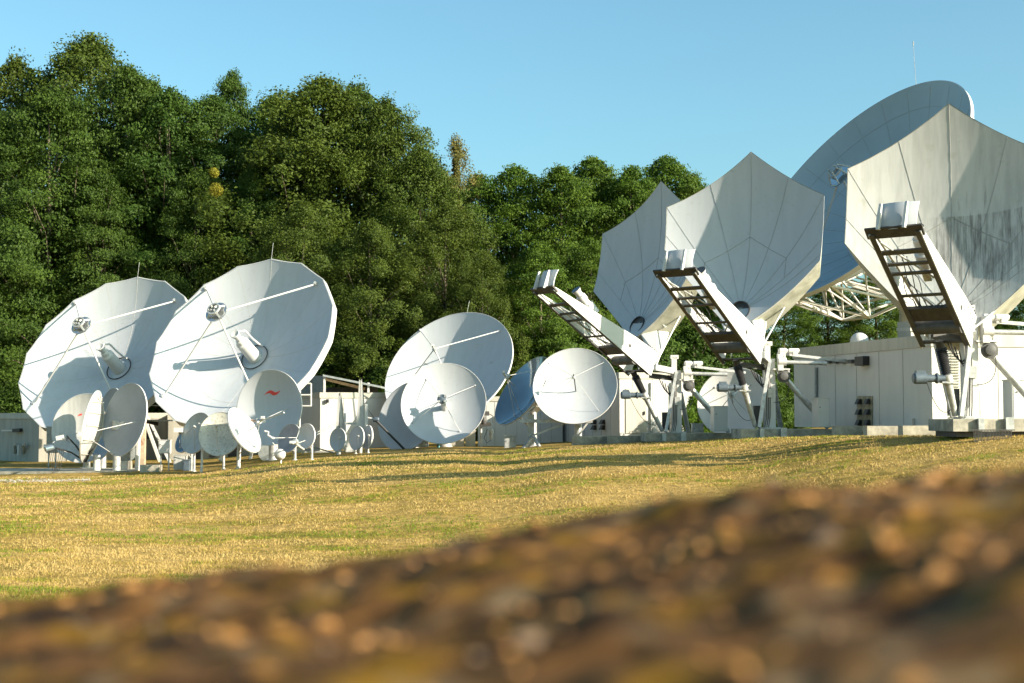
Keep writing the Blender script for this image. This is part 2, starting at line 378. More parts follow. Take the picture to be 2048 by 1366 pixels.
A5, B5, C5 = xy(1107, 76), xy(1239, 67), xy(1384, 67.6); D5 = (A5[0] + C5[0] - B5[0], A5[1] + C5[1] - B5[1])
S5 = shelter('equipment_shelter', 'white shelter with four round vents on its shaded side, behind the left hexagonal dish', [A5, B5, C5, D5], 1.8, 5.24, 'wallw', .3,
             joints=[(0, (.12, .25, .38, .5, .62, .75, .88)), (1, (.18, .45, .72))])
ed = (Vector((*B5, 0)) - Vector((*A5, 0))).normalized(); nd = Vector((ed.y, -ed.x, 0)); nd = nd if nd.x < 0 else -nd
for px in (1191, 1208):
    for py in (844, 855): hood(S5, on_wall(A5, ed, nd, px, py), ed, nd, .34, .22, .22)
A4, B4 = xy(956, 74.), xy(1125, 74.)
shelter('equipment_shelter', 'low white shelter seen between the round dishes left of the dark glossy dish', [A4, B4, (B4[0], 79), (A4[0], 79)], 1.2, 4.22, 'wallw', .25,
        joints=[(0, (.1, .2, .33, .46, .6, .74, .87))])
A3, B3, C3 = xy(568, 84), xy(641, 77), xy(826, 77.8); D3 = (A3[0] + C3[0] - B3[0], A3[1] + C3[1] - B3[1])
S3 = shelter('equipment_shelter', 'white flat-roofed shelter behind the lattice backs, left of the central dish', [A3, B3, C3, D3], 1.1, 4.49, 'wallw', .3,
             joints=[(1, (.25, .5, .75)), (0, (.4,))])
# canopy on its roof
cn = thing('canopy_shed', (GX(690, 85), 85, 4.5), 'open lean-to canopy with corrugated end wall above the shelter roof', 'canopy')
mb = MB(); a, b = P(598, 752, 86), P(646, 752, 84)
nn = 22
for k in range(nn):
    u0, u1 = a.lerp(b, k / nn), a.lerp(b, (k + 1) / nn); mid = (u0 + u1) / 2
    mb.box(mid - Z * .56, (b - a).length / nn * .55, .07, 1.14, ((b - a).normalized(), Vector((0, 1, 0)), Z))
    mb.box(mid - Z * .56 + Vector((0, .03, 0)), (b - a).length / nn, .02, 1.13, ((b - a).normalized(), Vector((0, 1, 0)), Z))
mb.build('corrugated_wall', M['corr'], cn)
r0, r1 = P(647, 749, 84), P(762, 772, 84)
MB().hexa([r0 + Vector((0, -.3, -.12)), r1 + Vector((0, -.3, -.12)), r1 + Vector((0, 5, -.12)), r0 + Vector((0, 5, -.12)), r0 + Vector((0, -.3, 0)), r1 + Vector((0, -.3, 0)), r1 + Vector((0, 5, 0)), r0 + Vector((0, 5, 0))]).build('roof', M['corr'], cn)
MB().beam(P(650, 758, 84), P(730, 778, 84.4), .1, .16).build('beam', M['wood'], cn)
MB().box(P(649, 770, 83.9), .12, .12, 1.15).build('post', M['white'], cn)
MB().box(P(737, 778, 83.9), .12, .12, .75).build('post', M['white'], cn)
mb = MB(); mb.box(P(700, 783, 87) - Z * .05, 3.4, .05, .6); mb.build('mesh_screen', M['brown'], cn)

AL, BL, CL = xy(-170, 100), xy(80, 84), xy(345, 85); DL = (AL[0] + CL[0] - BL[0], AL[1] + CL[1] - BL[1])
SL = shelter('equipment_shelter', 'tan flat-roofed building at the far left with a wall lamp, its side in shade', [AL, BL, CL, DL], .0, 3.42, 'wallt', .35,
             joints=[(0, (.3, .6)), (1, (.2, .4, .6, .8))])
el_ = (Vector((*BL, 0)) - Vector((*AL, 0))).normalized(); nl_ = Vector((el_.y, -el_.x, 0)); nl_ = nl_ if nl_.x < 0 else -nl_
MB().beam(on_wall(AL, el_, nl_, 4, 861, .25), on_wall(AL, el_, nl_, 27, 861, .25), .08, .08).build('lamp_tube', M['white'], SL)
MB().beam(on_wall(AL, el_, nl_, 27, 861, .25), on_wall(AL, el_, nl_, 42, 860, .1), .2, .2).build('lamp_bracket', M['dark'], SL)
mb = MB()
for px in (30, 47): mb.path([on_wall(AL, el_, nl_, px, 906, .05), on_wall(AL, el_, nl_, px, 890, .22), on_wall(AL, el_, nl_, px + 3, 889, .3)], .09)
mb.build('vent_pipe', M['galv'], SL)
MB().box(on_wall(AL, el_, nl_, 38, 900, .22), .18, .14, .62, (el_, nl_, Z)).build('meter_box', M['white'], SL)
efr = (Vector((*CL, 0)) - Vector((*BL, 0))).normalized(); nfr = Vector((efr.y, -efr.x, 0)); nfr = nfr if nfr.y < 0 else -nfr
MB().box(on_wall(BL, efr, nfr, 297, 866, .03), .42, .05, .7, (efr, nfr, Z)).build('window', M['window'], SL)
MB().box(on_wall(BL, efr, nfr, 150, 905, .03), .9, .05, 1.6, (efr, nfr, Z)).build('door', M['fascia'], SL)
MB().box(on_wall(BL, efr, nfr, 250, 905, .03), .9, .05, 1.6, (efr, nfr, Z)).build('door', M['fascia'], SL)
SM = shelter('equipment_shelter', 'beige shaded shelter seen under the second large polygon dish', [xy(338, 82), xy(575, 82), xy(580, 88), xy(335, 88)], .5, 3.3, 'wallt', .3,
             joints=[(0, (.15, .3, .45, .6, .75, .9))])
mb = MB()
for px, py, ww, hh in ((395, 905, .5, 1.3), (425, 900, .35, .8), (470, 902, .8, 1.5)): mb = MB().box(P(px, py, 81.95), ww, .05, hh); mb.build('window', M['window'], SM)
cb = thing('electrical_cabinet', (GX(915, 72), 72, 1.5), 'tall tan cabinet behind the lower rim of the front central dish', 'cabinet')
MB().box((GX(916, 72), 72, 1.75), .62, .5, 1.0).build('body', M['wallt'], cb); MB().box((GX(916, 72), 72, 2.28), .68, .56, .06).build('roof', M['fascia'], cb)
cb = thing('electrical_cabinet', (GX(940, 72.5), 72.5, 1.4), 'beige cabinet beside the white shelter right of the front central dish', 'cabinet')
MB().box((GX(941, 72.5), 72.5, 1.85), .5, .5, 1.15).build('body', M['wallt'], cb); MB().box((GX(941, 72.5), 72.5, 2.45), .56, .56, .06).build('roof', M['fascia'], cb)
tk = MB().lathe((GX(890, 71), 71, tz(GX(890, 71), 71)), Z, [(0, .34), (.5, .34), (.52, .36), (.56, .36), (.58, .33), (.72, .30), (.76, .12)], 20).build('pedestal_tank', M['galv'], smooth=40)
tag(tk, 'short round metal pedestal under the front central dish', 'pedestal')

# ================================================================ HEXAGONAL OFFSET ANTENNAS
HEXP = dict(el=37.25, f4=14.0, w=3.10, hb=.42, vb=.0, vL=2.44, vH=4.51, vT=6.35)
def hex_antenna(psi, V, corner_px, boom, base_px, baseD, label, skin, extra):
    el, ps = math.radians(HEXP['el']), math.radians(psi)
    n = Vector((-math.sin(ps) * math.cos(el), -math.cos(ps) * math.cos(el), math.sin(el)))
    pb = P(base_px[0], base_px[1], baseD)              # top of the concrete base, at the foot of the post
    root = thing('hexagonal_dish_antenna', (pb.x, pb.y, pb.z), label, 'satellite dish', 'hexagonal offset dishes on the bank')
    K_ = extra.get('k', 1.); H = {k: v * K_ for k, v in HEXP.items()}; pa = Para(V, n, H['f4'])
    uv = {'T': (0, H['vT']), 'RU': (H['w'], H['vH']), 'RL': (H['w'], H['vL']), 'BR': (H['hb'], H['vb']), 'BL': (-H['hb'], H['vb']), 'LL': (-H['w'], H['vL']), 'LU': (-H['w'], H['vH'])}
    for k, q in corner_px.items(): uv[k] = pa.hit(*q)
    order = ['BR', 'RL', 'RU', 'T', 'LU', 'LL', 'BL']; loop = []
    for i, k in enumerate(order):
        a, b = Vector((*uv[k], 0)), Vector((*uv[order[(i + 1) % 7]], 0)); st = 14 if (b - a).length > 1.2 else 4
        for j in range(st): loop.append(a.lerp(b, j / st))
    c = Vector((0, 3.1, 0)); NR = 16; n_ = len(loop); mb = MB(); vs = []; uvs = []; T = .06
    for s in (0, 1):
        for i in range(NR + 1):
            for p in loop:
                q = c.lerp(p, i / NR) if i else c + (p - c) * .001
                vs.append(pa.at(q.x, q.y, -T * s)); uvs.append((q.x, q.y))
    fs = []; off = (NR + 1) * n_
    for i in range(NR):
        for k in range(n_):
            k2 = (k + 1) % n_; q = (i * n_ + k, i * n_ + k2, (i + 1) * n_ + k2, (i + 1) * n_ + k); fs.append(q[::-1]); fs.append(tuple(off + j for j in q))
    for k in range(n_):
        k2 = (k + 1) % n_; a = NR * n_; fs.append((a + k, off + a + k, off + a + k2, a + k2))
    mb.add(vs, fs); mb.uv = uvs; mb.build('reflector', M[skin], root, smooth=35)
    # back skirt: a box-like stiffening edge behind the rim, deep along the two lower edges
    mb = MB(); vs = []; dep = []
    for i, k in enumerate(order):
        st = 14 if (Vector(uv[order[(i + 1) % 7]]) - Vector(uv[k])).length > 1.2 else 4
        for j in range(st):
            t = j / st
            prof = {'BR': 1.25 - .35 * t, 'RL': .90 - .55 * t, 'RU': .32, 'T': .32, 'LU': .32 + .55 * t, 'LL': .90 + .35 * t, 'BL': 1.25}[k]
            dep.append(prof)
    for k, p in enumerate(loop):
        cc = (p - c); q = p + cc * (-.01); vs.append(pa.at(p.x * 1.004, c.y + (p.y - c.y) * 1.004, .004))
        vs.append(pa.at(p.x - cc.x * dep[k] * .10, p.y - cc.y * dep[k] * .10, -dep[k]))
    for k in range(n_):
        k2 = (k + 1) % n_; mb.f.append((2 * k, 2 * k + 1, 2 * k2 + 1, 2 * k2))
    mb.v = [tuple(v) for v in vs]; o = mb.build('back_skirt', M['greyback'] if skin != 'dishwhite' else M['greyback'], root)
    # seams
    mb = MB()
    def seam(a, b, r=.0055):
        a, b = Vector((*a, 0)), Vector((*b, 0)); mb.path([pa.at(*(a.lerp(b, t / 12))[:2], .006) for t in range(13)], r, 4)
    hub = (0, .7); top = Vector(uv['T'])
    mU = lambda t, a, b: tuple(Vector(uv[a]).lerp(Vector(uv[b]), t))
    seam(hub, uv['T']); seam(hub, uv['RU']); seam(hub, uv['LU'])
    seam(hub, mU(.5, 'T', 'RU')); seam(hub, mU(.5, 'T', 'LU')); seam((.2, .8), mU(.35, 'RL', 'RU')); seam((-.2, .8), mU(.35, 'LL', 'LU'))
    seam((.3, .8), mU(.1, 'RL', 'RU'))
    ends = [uv['T'], mU(.5, 'T', 'RU'), uv['RU'], mU(.35, 'RL', 'RU')]
    ring = [tuple(Vector(hub).lerp(Vector(e), .52)) for e in ends]; ringl = [tuple(Vector(hub).lerp(Vector(e), .52)) for e in (uv['T'], mU(.5, 'T', 'LU'), uv['LU'], mU(.35, 'LL', 'LU'))]
    for R_ in (ring, ringl):
        for i in range(3): seam(R_[i], R_[i + 1], .009)
    mb.build('seam', M['joint'], root)
    # hub opening
    h0 = pa.at(0, .62, .02); nn = (n - pa.v * .25).normalized()
    MB().lathe(h0 - nn * .06, nn, [(0, .42), (.10, .42), (.101, .38), (.03, .38), (.02, .0)], 24).build('hub_opening', M['brown'], root, smooth=30)
    # boom: two tapered side plates, rungs, end bar
    bpsi, BH, BV, LB = boom; bp = math.radians(bpsi)
    az = Vector((-math.sin(bp), -math.cos(bp), 0)); wv = Vector((math.cos(bp), -math.sin(bp), 0)); LB = Vector(LB)
    t = az * BH + Z * BV; L_ = t.length; d = t.normalized(); q = d.cross(wv).normalized(); q = q if q.z > 0 else -q     # q: up, normal to the boom
    bw = extra.get('bw', 1.5)
    def plate(o, th):
        poly = [o, o + t, o + t + q * .16, o + d * (L_ * .26) + q * .86, o + d * .2 + q * .98]
        return [p - wv * th / 2 for p in poly]
    for o_, nm in ((LB, 'l'), (LB + wv * bw, 'r')):
        MB().prism(plate(o_, .05), wv * .05).build('boom_plate', M['white'], root)
    mb = MB()
    for o_ in (LB, LB + wv * bw):  # flange along the lower edge
        i_ = .07 if o_ == LB else -.07
        mb.beam(o_ + wv * i_ + d * .1, o_ + t + wv * i_, .14, .03, q)
    mb.build('boom_flange', M['boomdark'], root)
    for f, hh, wd, mm in ((.05, .05, .10, 'boomdark'), (.17, .16, .30, 'boomdark'), (.30, .12, .5, 'brown'), (.47, .04, .09, 'boomdark'), (.66, .05, .10, 'boomdark'), (.74, .05, .10, 'boomdark'), (.84, .05, .16, 'boomdark')):
        c0 = LB + d * (L_ * f) + q * (hh / 2 + .03)
        if f == .17: MB().tube(c0 + wv * .03, c0 + wv * (bw - .03), .2, 16).build('torque_tube', M['boomdark'], root, smooth=40)
        else: MB().beam(c0 + wv * .03, c0 + wv * (bw - .03), hh, wd, d).build('rung', M[mm], root)
    c0 = LB + t + q * .08; MB().beam(c0 - wv * .1, c0 + wv * (bw + .08), .06, .34, (d + Z * .2)).build('end_bar', M['brown'], root)
    mb = MB()
    mb.path([LB + d * (L_ * .97) + wv * .15 + q * .1, LB + d * (L_ * .7) + wv * .3 + q * .16, LB + d * (L_ * .3) + wv * .35 + q * .3], .045)
    mb.path([LB + d * (L_ * .93) + wv * .2 + q * .05, LB + d * (L_ * .6) + wv * 1.2 + q * .1], .03)
    mb.path([LB + d * (L_ * .3) + wv * .75 + q * .3, LB + d * (L_ * .44) + wv * .7 + q * .05], .03); mb.path([LB + d * (L_ * .3) + wv * .75 + q * .3, LB + d * (L_ * .44) + wv * 1.3 + q * .05], .03)
    mb.build('bracing_tube', M['galv'], root, smooth=40)
    for k in range(5):
        pts = [LB + wv * (.2 + .1 * k) + d * (L_ * (.25 + .5 * s / 10)) + q * (.28 + .12 * math.sin(s * 1.1 + k * 2)) for s in range(11)]
        MB().path(pts, .014, 5).build('cable', M['dark'], root)
    # dark hole in each plate
    for o_, sg in ((LB + wv * bw, 1),):
        MB().lathe(o_ + wv * .026 + d * (L_ * .27) + q * .38, wv, [(0, .075), (.006, .075)], 14).build('plate_hole', M['brown'], root)
        mb = MB(); bolts(mb, [o_ + wv * .026 + d * (.2 + .22 * i) + q * (.72 + .0 * i) for i in range(4)] + [o_ + wv * .026 + d * (.35 + .12 * i) + q * (.98) for i in range(5)], wv, .022); mb.build('bolt', M['boomdark'], root)
    # secondary mirror: curved sheet standing on the boom end, hollow side towards the reflector
    ctr = LB + t + wv * bw / 2; back = (-az); sw, sh = 1.12, .74; mb = MB(); vs = []; NU, NV = 10, 10
    for s in (0, 1):
        for i in range(NU + 1):
            for j in range(NV + 1):
                a, b_ = (i / NU - .5), j / NV
                vs.append(ctr + wv * (a * sw) + Z * (.12 + b_ * sh) + back * (-.02 + .35 * (2 * a) ** 2 * .5 + .24 * b_ ** 2 - .04 * s))
    fs = []; O = (NU + 1) * (NV + 1)
    for i in range(NU):
        for j in range(NV):
            q4 = (i * (NV + 1) + j, (i + 1) * (NV + 1) + j, (i + 1) * (NV + 1) + j + 1, i * (NV + 1) + j + 1); fs.append(q4); fs.append(tuple(O + k for k in q4)[::-1])
    edge = [i * (NV + 1) for i in range(NU + 1)] + [NU * (NV + 1) + j for j in range(1, NV + 1)] + [i * (NV + 1) + NV for i in range(NU - 1, -1, -1)] + [j for j in range(NV - 1, 0, -1)]
    for i in range(len(edge)):
        a, b_ = edge[i], edge[(i + 1) % len(edge)]; fs.append((a, O + a, O + b_, b_))
    mb.add(vs, fs).build('secondary_mirror', M['dishwhite'], root, smooth=40)
    for sx in (-.42, .30):
        MB().prism([ctr + wv * sx + Z * .12 - back * .05, ctr + wv * sx + Z * .12 - back * .22, ctr + wv * sx + Z * .84 - back * -.02, ctr + wv * sx + Z * .84 + back * .1], wv * .07).build('mirror_bracket', M['white'], root)
    # feed horn between the boom plates
    f0 = LB + d * (L_ * extra.get('feed', .66)) + wv * bw * .62 + q * .74; fd = (d * .85 + Z * .28).normalized()
    MB().lathe(f0 - fd * .55, fd, [(0, .12), (.12, .14), (.15, .26), (.62, .27), (.66, .2), (.8, .17), (.86, .2), (.9, .21), (1.1, .2), (1.12, .15), (1.25, .14), (1.42, .2)], 24).build('feed_horn', M['white'], root, smooth=35)
    MB().lathe(f0 + fd * .87, fd, [(0, .195), (.012, .195)], 24).build('horn_window', M['window'], root)
    mb = MB().lathe(f0 - fd * .5 + q * .2, fd, [(0, .09), (.3, .09)], 12); mb.box(f0 - fd * .45 - q * .2, .35, .22, .2, (fd, wv, q)); mb.build('feed_electronics', M['galv'], root, smooth=35)
    # bracket that carries the reflector: box behind its lower end down to the boom base
    br = pa.at(0, .3, -.55); cB = LB + wv * bw / 2
    for sx in (-.58, .58):
        p1 = pa.at(sx, .1, -.02); p2 = pa.at(sx * 1.05, .9, -.45); p3 = pa.at(sx * 1.05, 1.7, -.95); p0 = cB + wv * sx + d * .15 + q * .95; p4 = cB + wv * sx + d * -.12 + q * .45; p5 = p3 - Z * .35 + az * -.15
        MB().prism([p0, p1, p2, p3, p5, p4], wv * .05 * (1 if sx > 0 else -1)).build('bracket_plate', M['white'], root)
    mb = MB()
    for sx in (-.58, .62): mb.tube(cB + wv * sx + q * .7, pa.at(sx * 2.6, 1.8, -.95), .035)
    for v_ in (.9, 1.7, 2.6, 3.6): mb.beam(pa.at(-1.2, v_, -.5), pa.at(1.2, v_, -.5), .1, .3, n)
    mb.build('back_rib', M['galv'], root, smooth=None)
    # ---------------- mount (metres from the post foot; x right, y away, z up)
    def Q(x, y, z): return pb + Vector((x, y, z))
    MB().box(Q(0, .2, 1.32), .40, .42, 2.64).build('post', M['white'], root)
    MB().box(Q(-.12, -.04, 2.75), .22, .3, .9).box(Q(-.1, -.02, 3.2), .34, .34, .16).build('pivot_head', M['white'], root)
    MB().box(Q(0, .2, .03), .75, .75, .06).build('base_plate', M['galv'], root)
    MB().beam(Q(-.03, -.12, 2.55), Q(-.55, -.7, .05), .20, .12, Vector((1, 0, 0))).build('strut', M['galv'], root)
    if extra.get('left'): MB().beam(Q(-1.05, .2, 2.6), Q(-.62, -.2, .05), .14, .12, Vector((1, 0, 0))).build('strut', M['galv'], root)
    MB().tube(Q(.55, .25, 1.98), Q(2.25, .3, .05), .115, 14).build('brace_tube', M['galv'], root, smooth=40)
    MB().tube(Q(.22, .45, 1.7), Q(.66, 1.5, .05), .10, 14).build('brace_tube', M['galv'], root, smooth=40)
    MB().lathe(Q(.50, -.05, 1.98), (0, -1, 0), [(0, .25), (.06, .25), (.07, .16), (.16, .15), (.18, .08)], 16).build('brace_joint', M['boomdark'], root, smooth=35)
    MB().box(Q(.42, .1, 2.24), .62, .5, .05).prism([Q(.22, -.1, 2.21), Q(.72, -.1, 2.21), Q(.72, -.1, 2.0), Q(.35, -.1, 1.8)], (0, .05, 0)).build('bracket_shelf', M['white'], root)
    MB().tube(Q(.35, .05, 2.52), Q(2.15 * extra.get('arm', 1), .1, 2.46), .075, 16).build('azimuth_screw', M['galv'], root, smooth=40)
    MB().beam(Q(.35, .25, 2.86), Q(3.0 * extra.get('arm', 1), .6, 2.56), .12, .1).build('azimuth_arm', M['galv'], root)
    MB().box(Q(.38, -.05, 2.5), .2, .3, .62).lathe(Q(.3, -.1, 2.52), (1, 0, 0), [(0, .15), (.3, .15), (.31, .1)], 16).build('screw_gearbox', M['white'], root, smooth=30)
    mb = MB(); mb.lathe(Q(.32, 0, 2.93), (1, 0, 0), [(0, .07), (.05, .11), (.3, .11), (.33, .07), (.38, .07), (.4, .10), (.74, .10), (.78, .08)], 14); mb.box(Q(.95, 0, 2.88), .18, .2, .2); mb.box(Q(.48, 0, 2.76), .2, .2, .3)
    mb.build('azimuth_motor', M['white'], root, smooth=35)
    # elevation jack: bellows + tube + motor
    jt = LB + wv * bw * .45 + d * .35 - q * .02; jb = Q(-.66, -.55, .05); jd = (jb - jt)
    jl = jd.length; jd.normalize(); MB().tube(jt, jt + jd * .35, .12, 14).build('jack_head', M['dark'], root, smooth=40)
    prof = [(.2, .12)]
    for k in range(14): prof += [(.24 + k * .055, .17 - k * .002), (.265 + k * .055, .125 - k * .002)]
    MB().lathe(jt, jd, prof, 18).build('jack_bellows', M['dark'], root, smooth=20)
    MB().lathe(jt, jd, [(1.0, .12), (1.02, .15), (1.25, .15), (1.3, .11), (jl - .05, .085)], 16).build('jack_tube', M['galv'], root, smooth=30)
    jm = jt + jd * 1.12; mb = MB().lathe(jm + Vector((-.1, -.05, 0)), (-1, -.05, 0), [(0, .1), (.18, .1), (.19, .15), (.24, .15), (.25, .11), (.5, .11), (.52, .16), (.85, .16), (.9, .12)], 16)
    mb.box(jm + Vector((-.78, -.05, .17)), .26, .2, .1); mb.build('jack_motor', M['motor'], root, smooth=30)
    MB().box(jm + jd * .12, .42, .3, .05).build('jack_collar', M['galv'], root)
    for k in range(4):  # hanging cables
        a = Q(-.5 + .12 * k, -.1, 2.3 - .1 * k); b_ = Q(-.18 + .05 * k, -.2, 1.7 + .22 * k); sag = .25 + .14 * k; a = a + Vector((-.25, 0, 0))
        MB().path([a.lerp(b_, s / 12) - Z * (sag * 4 * (s / 12) * (1 - s / 12)) for s in range(13)], .02, 6).build('cable', M['dark'], root)
    a = jm + Vector((-.6, -.05, -.1)); b_ = Q(-.62, -.5, .5)
    MB().path([a.lerp(b_, s / 12) - Z * (.55 * 4 * (s / 12) * (1 - s / 12)) for s in range(13)], .011, 5).build('cable', M['dark'], root)
    MB().box(Q(-.45, .3, .5), .28, .3, .75).build('control_box', M['dark'], root)
    for k in range(3):
        x_ = -.16 + .07 * k
        MB().path([Q(x_ - .2, -.2, 2.45), Q(x_, -.05, 2.2), Q(x_ + .02, -.04, 1.2), Q(x_, -.05, .4), Q(x_ - .1, -.3, .08)], .016, 5).build('cable', M['dark'], root)
    a = Q(.5, -.1, 2.75); b_ = Q(.12, -.06, 1.0)
    MB().path([a.lerp(b_, s / 12) - Z * (.5 * 4 * (s / 12) * (1 - s / 12)) + Vector((.35 * math.sin(math.pi * s / 12), 0, 0)) for s in range(13)], .012, 5).build('cable', M['dark'], root)
    MB().box(Q(.02, -.035, 1.35), .22, .06, .34).build('terminal_box', M['galv'], root)
    # cross head between post and boom
    MB().beam(Q(-.1, .1, 2.6), LB + wv * bw + d * .1 + q * .35, .25, .25).build('cross_head', M['galv'], root)
    MB().beam(Q(-.15, .1, 2.3), Q(-1.15, -.1, 2.42), .16, .2).build('cross_head', M['boomdark'], root)
    # concrete base
    base = thing('concrete_plinth', (pb.x + .55, pb.y + .2, pb.z - .4), extra['blabel'], 'concrete plinth', 'concrete plinths of the hexagonal dishes')
    b0, b1 = extra.get('bx', (-1.25, 2.35)); yy = -.95
    MB().box(Q((b0 + b1) / 2, .25, -.175), b1 - b0, 2.4, .35).build('slab', M['concrete'], base)
    MB().box(Q(b0 + .75, -1.02, -.16), .16, .14, .34).build('bracket', M['galv'], base); MB().box(Q(b0 + 1.55, -1.02, -.14), .22, .14, .38).build('bracket', M['galv'], base)
    MB().box(Q((b0 + b1) / 2, .25, -.43), b1 - b0 - .3, 2.0, .155).build('footing', M['brown'], base)
    return root, pa
def hv(X, Z_, D): return Vector((X, D, Z_ + CAMZ))
hex_antenna(29.76, hv(8.45, 3.60, 53.43), {'T': (1502, 304), 'RU': (1648, 390), 'RL': (1640, 520), 'LL': (1330, 500), 'LU': (1334, 415)},
            (36.87, 4.73, 2.94, (7.83, 52.64, 5.03)), (1541, 858), 53.4, 'pale hexagonal dish in the middle of the three, half shaded, its boom pointing left', 'dishwhite', {'blabel': 'long concrete base under the middle hexagonal dish'})
hex_antenna(54.9, hv(5.07, 3.52, 60.46), {'T': (1322, 362), 'LL': (1187, 583), 'LU': (1205, 468), 'BL': (1250, 662)},
            (59.19, 4.72, 3.29, (4.91, 59.48, 4.81)), (1354, 866), 60.0, 'fully shaded hexagonal dish farthest from the camera, seen edge-on against the trees', 'dishwhite', {'feed': .66, 'blabel': 'concrete base under the farthest hexagonal dish', 'bx': (-1.4, 2.4)})
hex_antenna(22.0, hv(12.24 * 1.04, 2.43 * 1.04, 39.62 * 1.04), {'T': (1898, 208), 'LL': (1690, 487), 'LU': (1696, 338)},
            (37.81, 3.53, 2.89, (12.44 * .94, 43.13 * .94, 3 + 2.15 * .94)), (1945, 838), 41.0, 'grime-streaked hexagonal dish nearest the camera, cut off by the right edge', 'streaked', {'left': True, 'k': 1.04, 'bw': 1.41, 'blabel': 'dark stained concrete base under the grime-streaked hexagonal dish', 'bx': (-.85, 3.6), 'arm': 1.5})

# ================================================================ ROUND DISHES
def disc_geo(cx, cy, a, ratio, th, D, fr, n=None):
    n = n or ell_normal(cx, cy, ratio, th); c = P(cx, cy, D); R = a / FPX * D * 1.003; f4 = 8 * fr * R
    return Para(c - n * (R * R / f4), n, f4), R, n, c
def pedestal(root, pa, R, n, gx, gy, r=.12, jack=True, m='galv'):
    gz = ORG[root.name].z; bk = pa.V - n * (.30 * R)
    top = Vector((gx, gy, bk.z - .12 * R))
    MB().lathe((gx, gy, gz - .3), Z, [(0, r * 1.15), (top.z - gz + .3, r)], 16).build('post', M[m], root, smooth=40)
    MB().lathe((gx, gy, gz - .02), Z, [(0, r * 2), (.05, r * 2)], 16).build('base_plate', M['galv'], root)
    MB().beam(top, bk + n * (.05 * R), r * 2.2, r * 2.6).lathe(top - Z * .1, Z, [(0, r * 1.5), (.25 * R, r * 1.5)], 14).build('yoke', M['galv'], root)
    mb = MB()
    for k in range(8):
        a = math.radians(22.5 + 45 * k); q = pa.at(.62 * R * math.cos(a), .62 * R * math.sin(a), -.06)
        mb.beam(pa.V - n * (.22 * R), q, .035 * R + .02, .035 * R + .02)
    mb.lathe(pa.V - n * (.26 * R), n, [(0, .12 * R), (.2 * R, .24 * R)], 16); mb.build('back_frame', M['galv'], root)
    if jack: MB().tube((gx, gy, gz + (top.z - gz) * .45), pa.at(0, -.6 * R, -.08), r * .35).build('elevation_jack', M['galv'], root, smooth=40)
def struts(root, pa, S, pix, r, uvs=()):
    pts = [pa.at(*pa.hit(*q)) for q in pix] + [pa.at(*q) for q in uvs]
    for q in pts:
        mb = MB().tube(S, q, r); mb.lathe(q, pa.n, [(0, r * 3), (r * 3, r * 2)], 6); mb.build('feed_strut', M['white'], root, smooth=40)
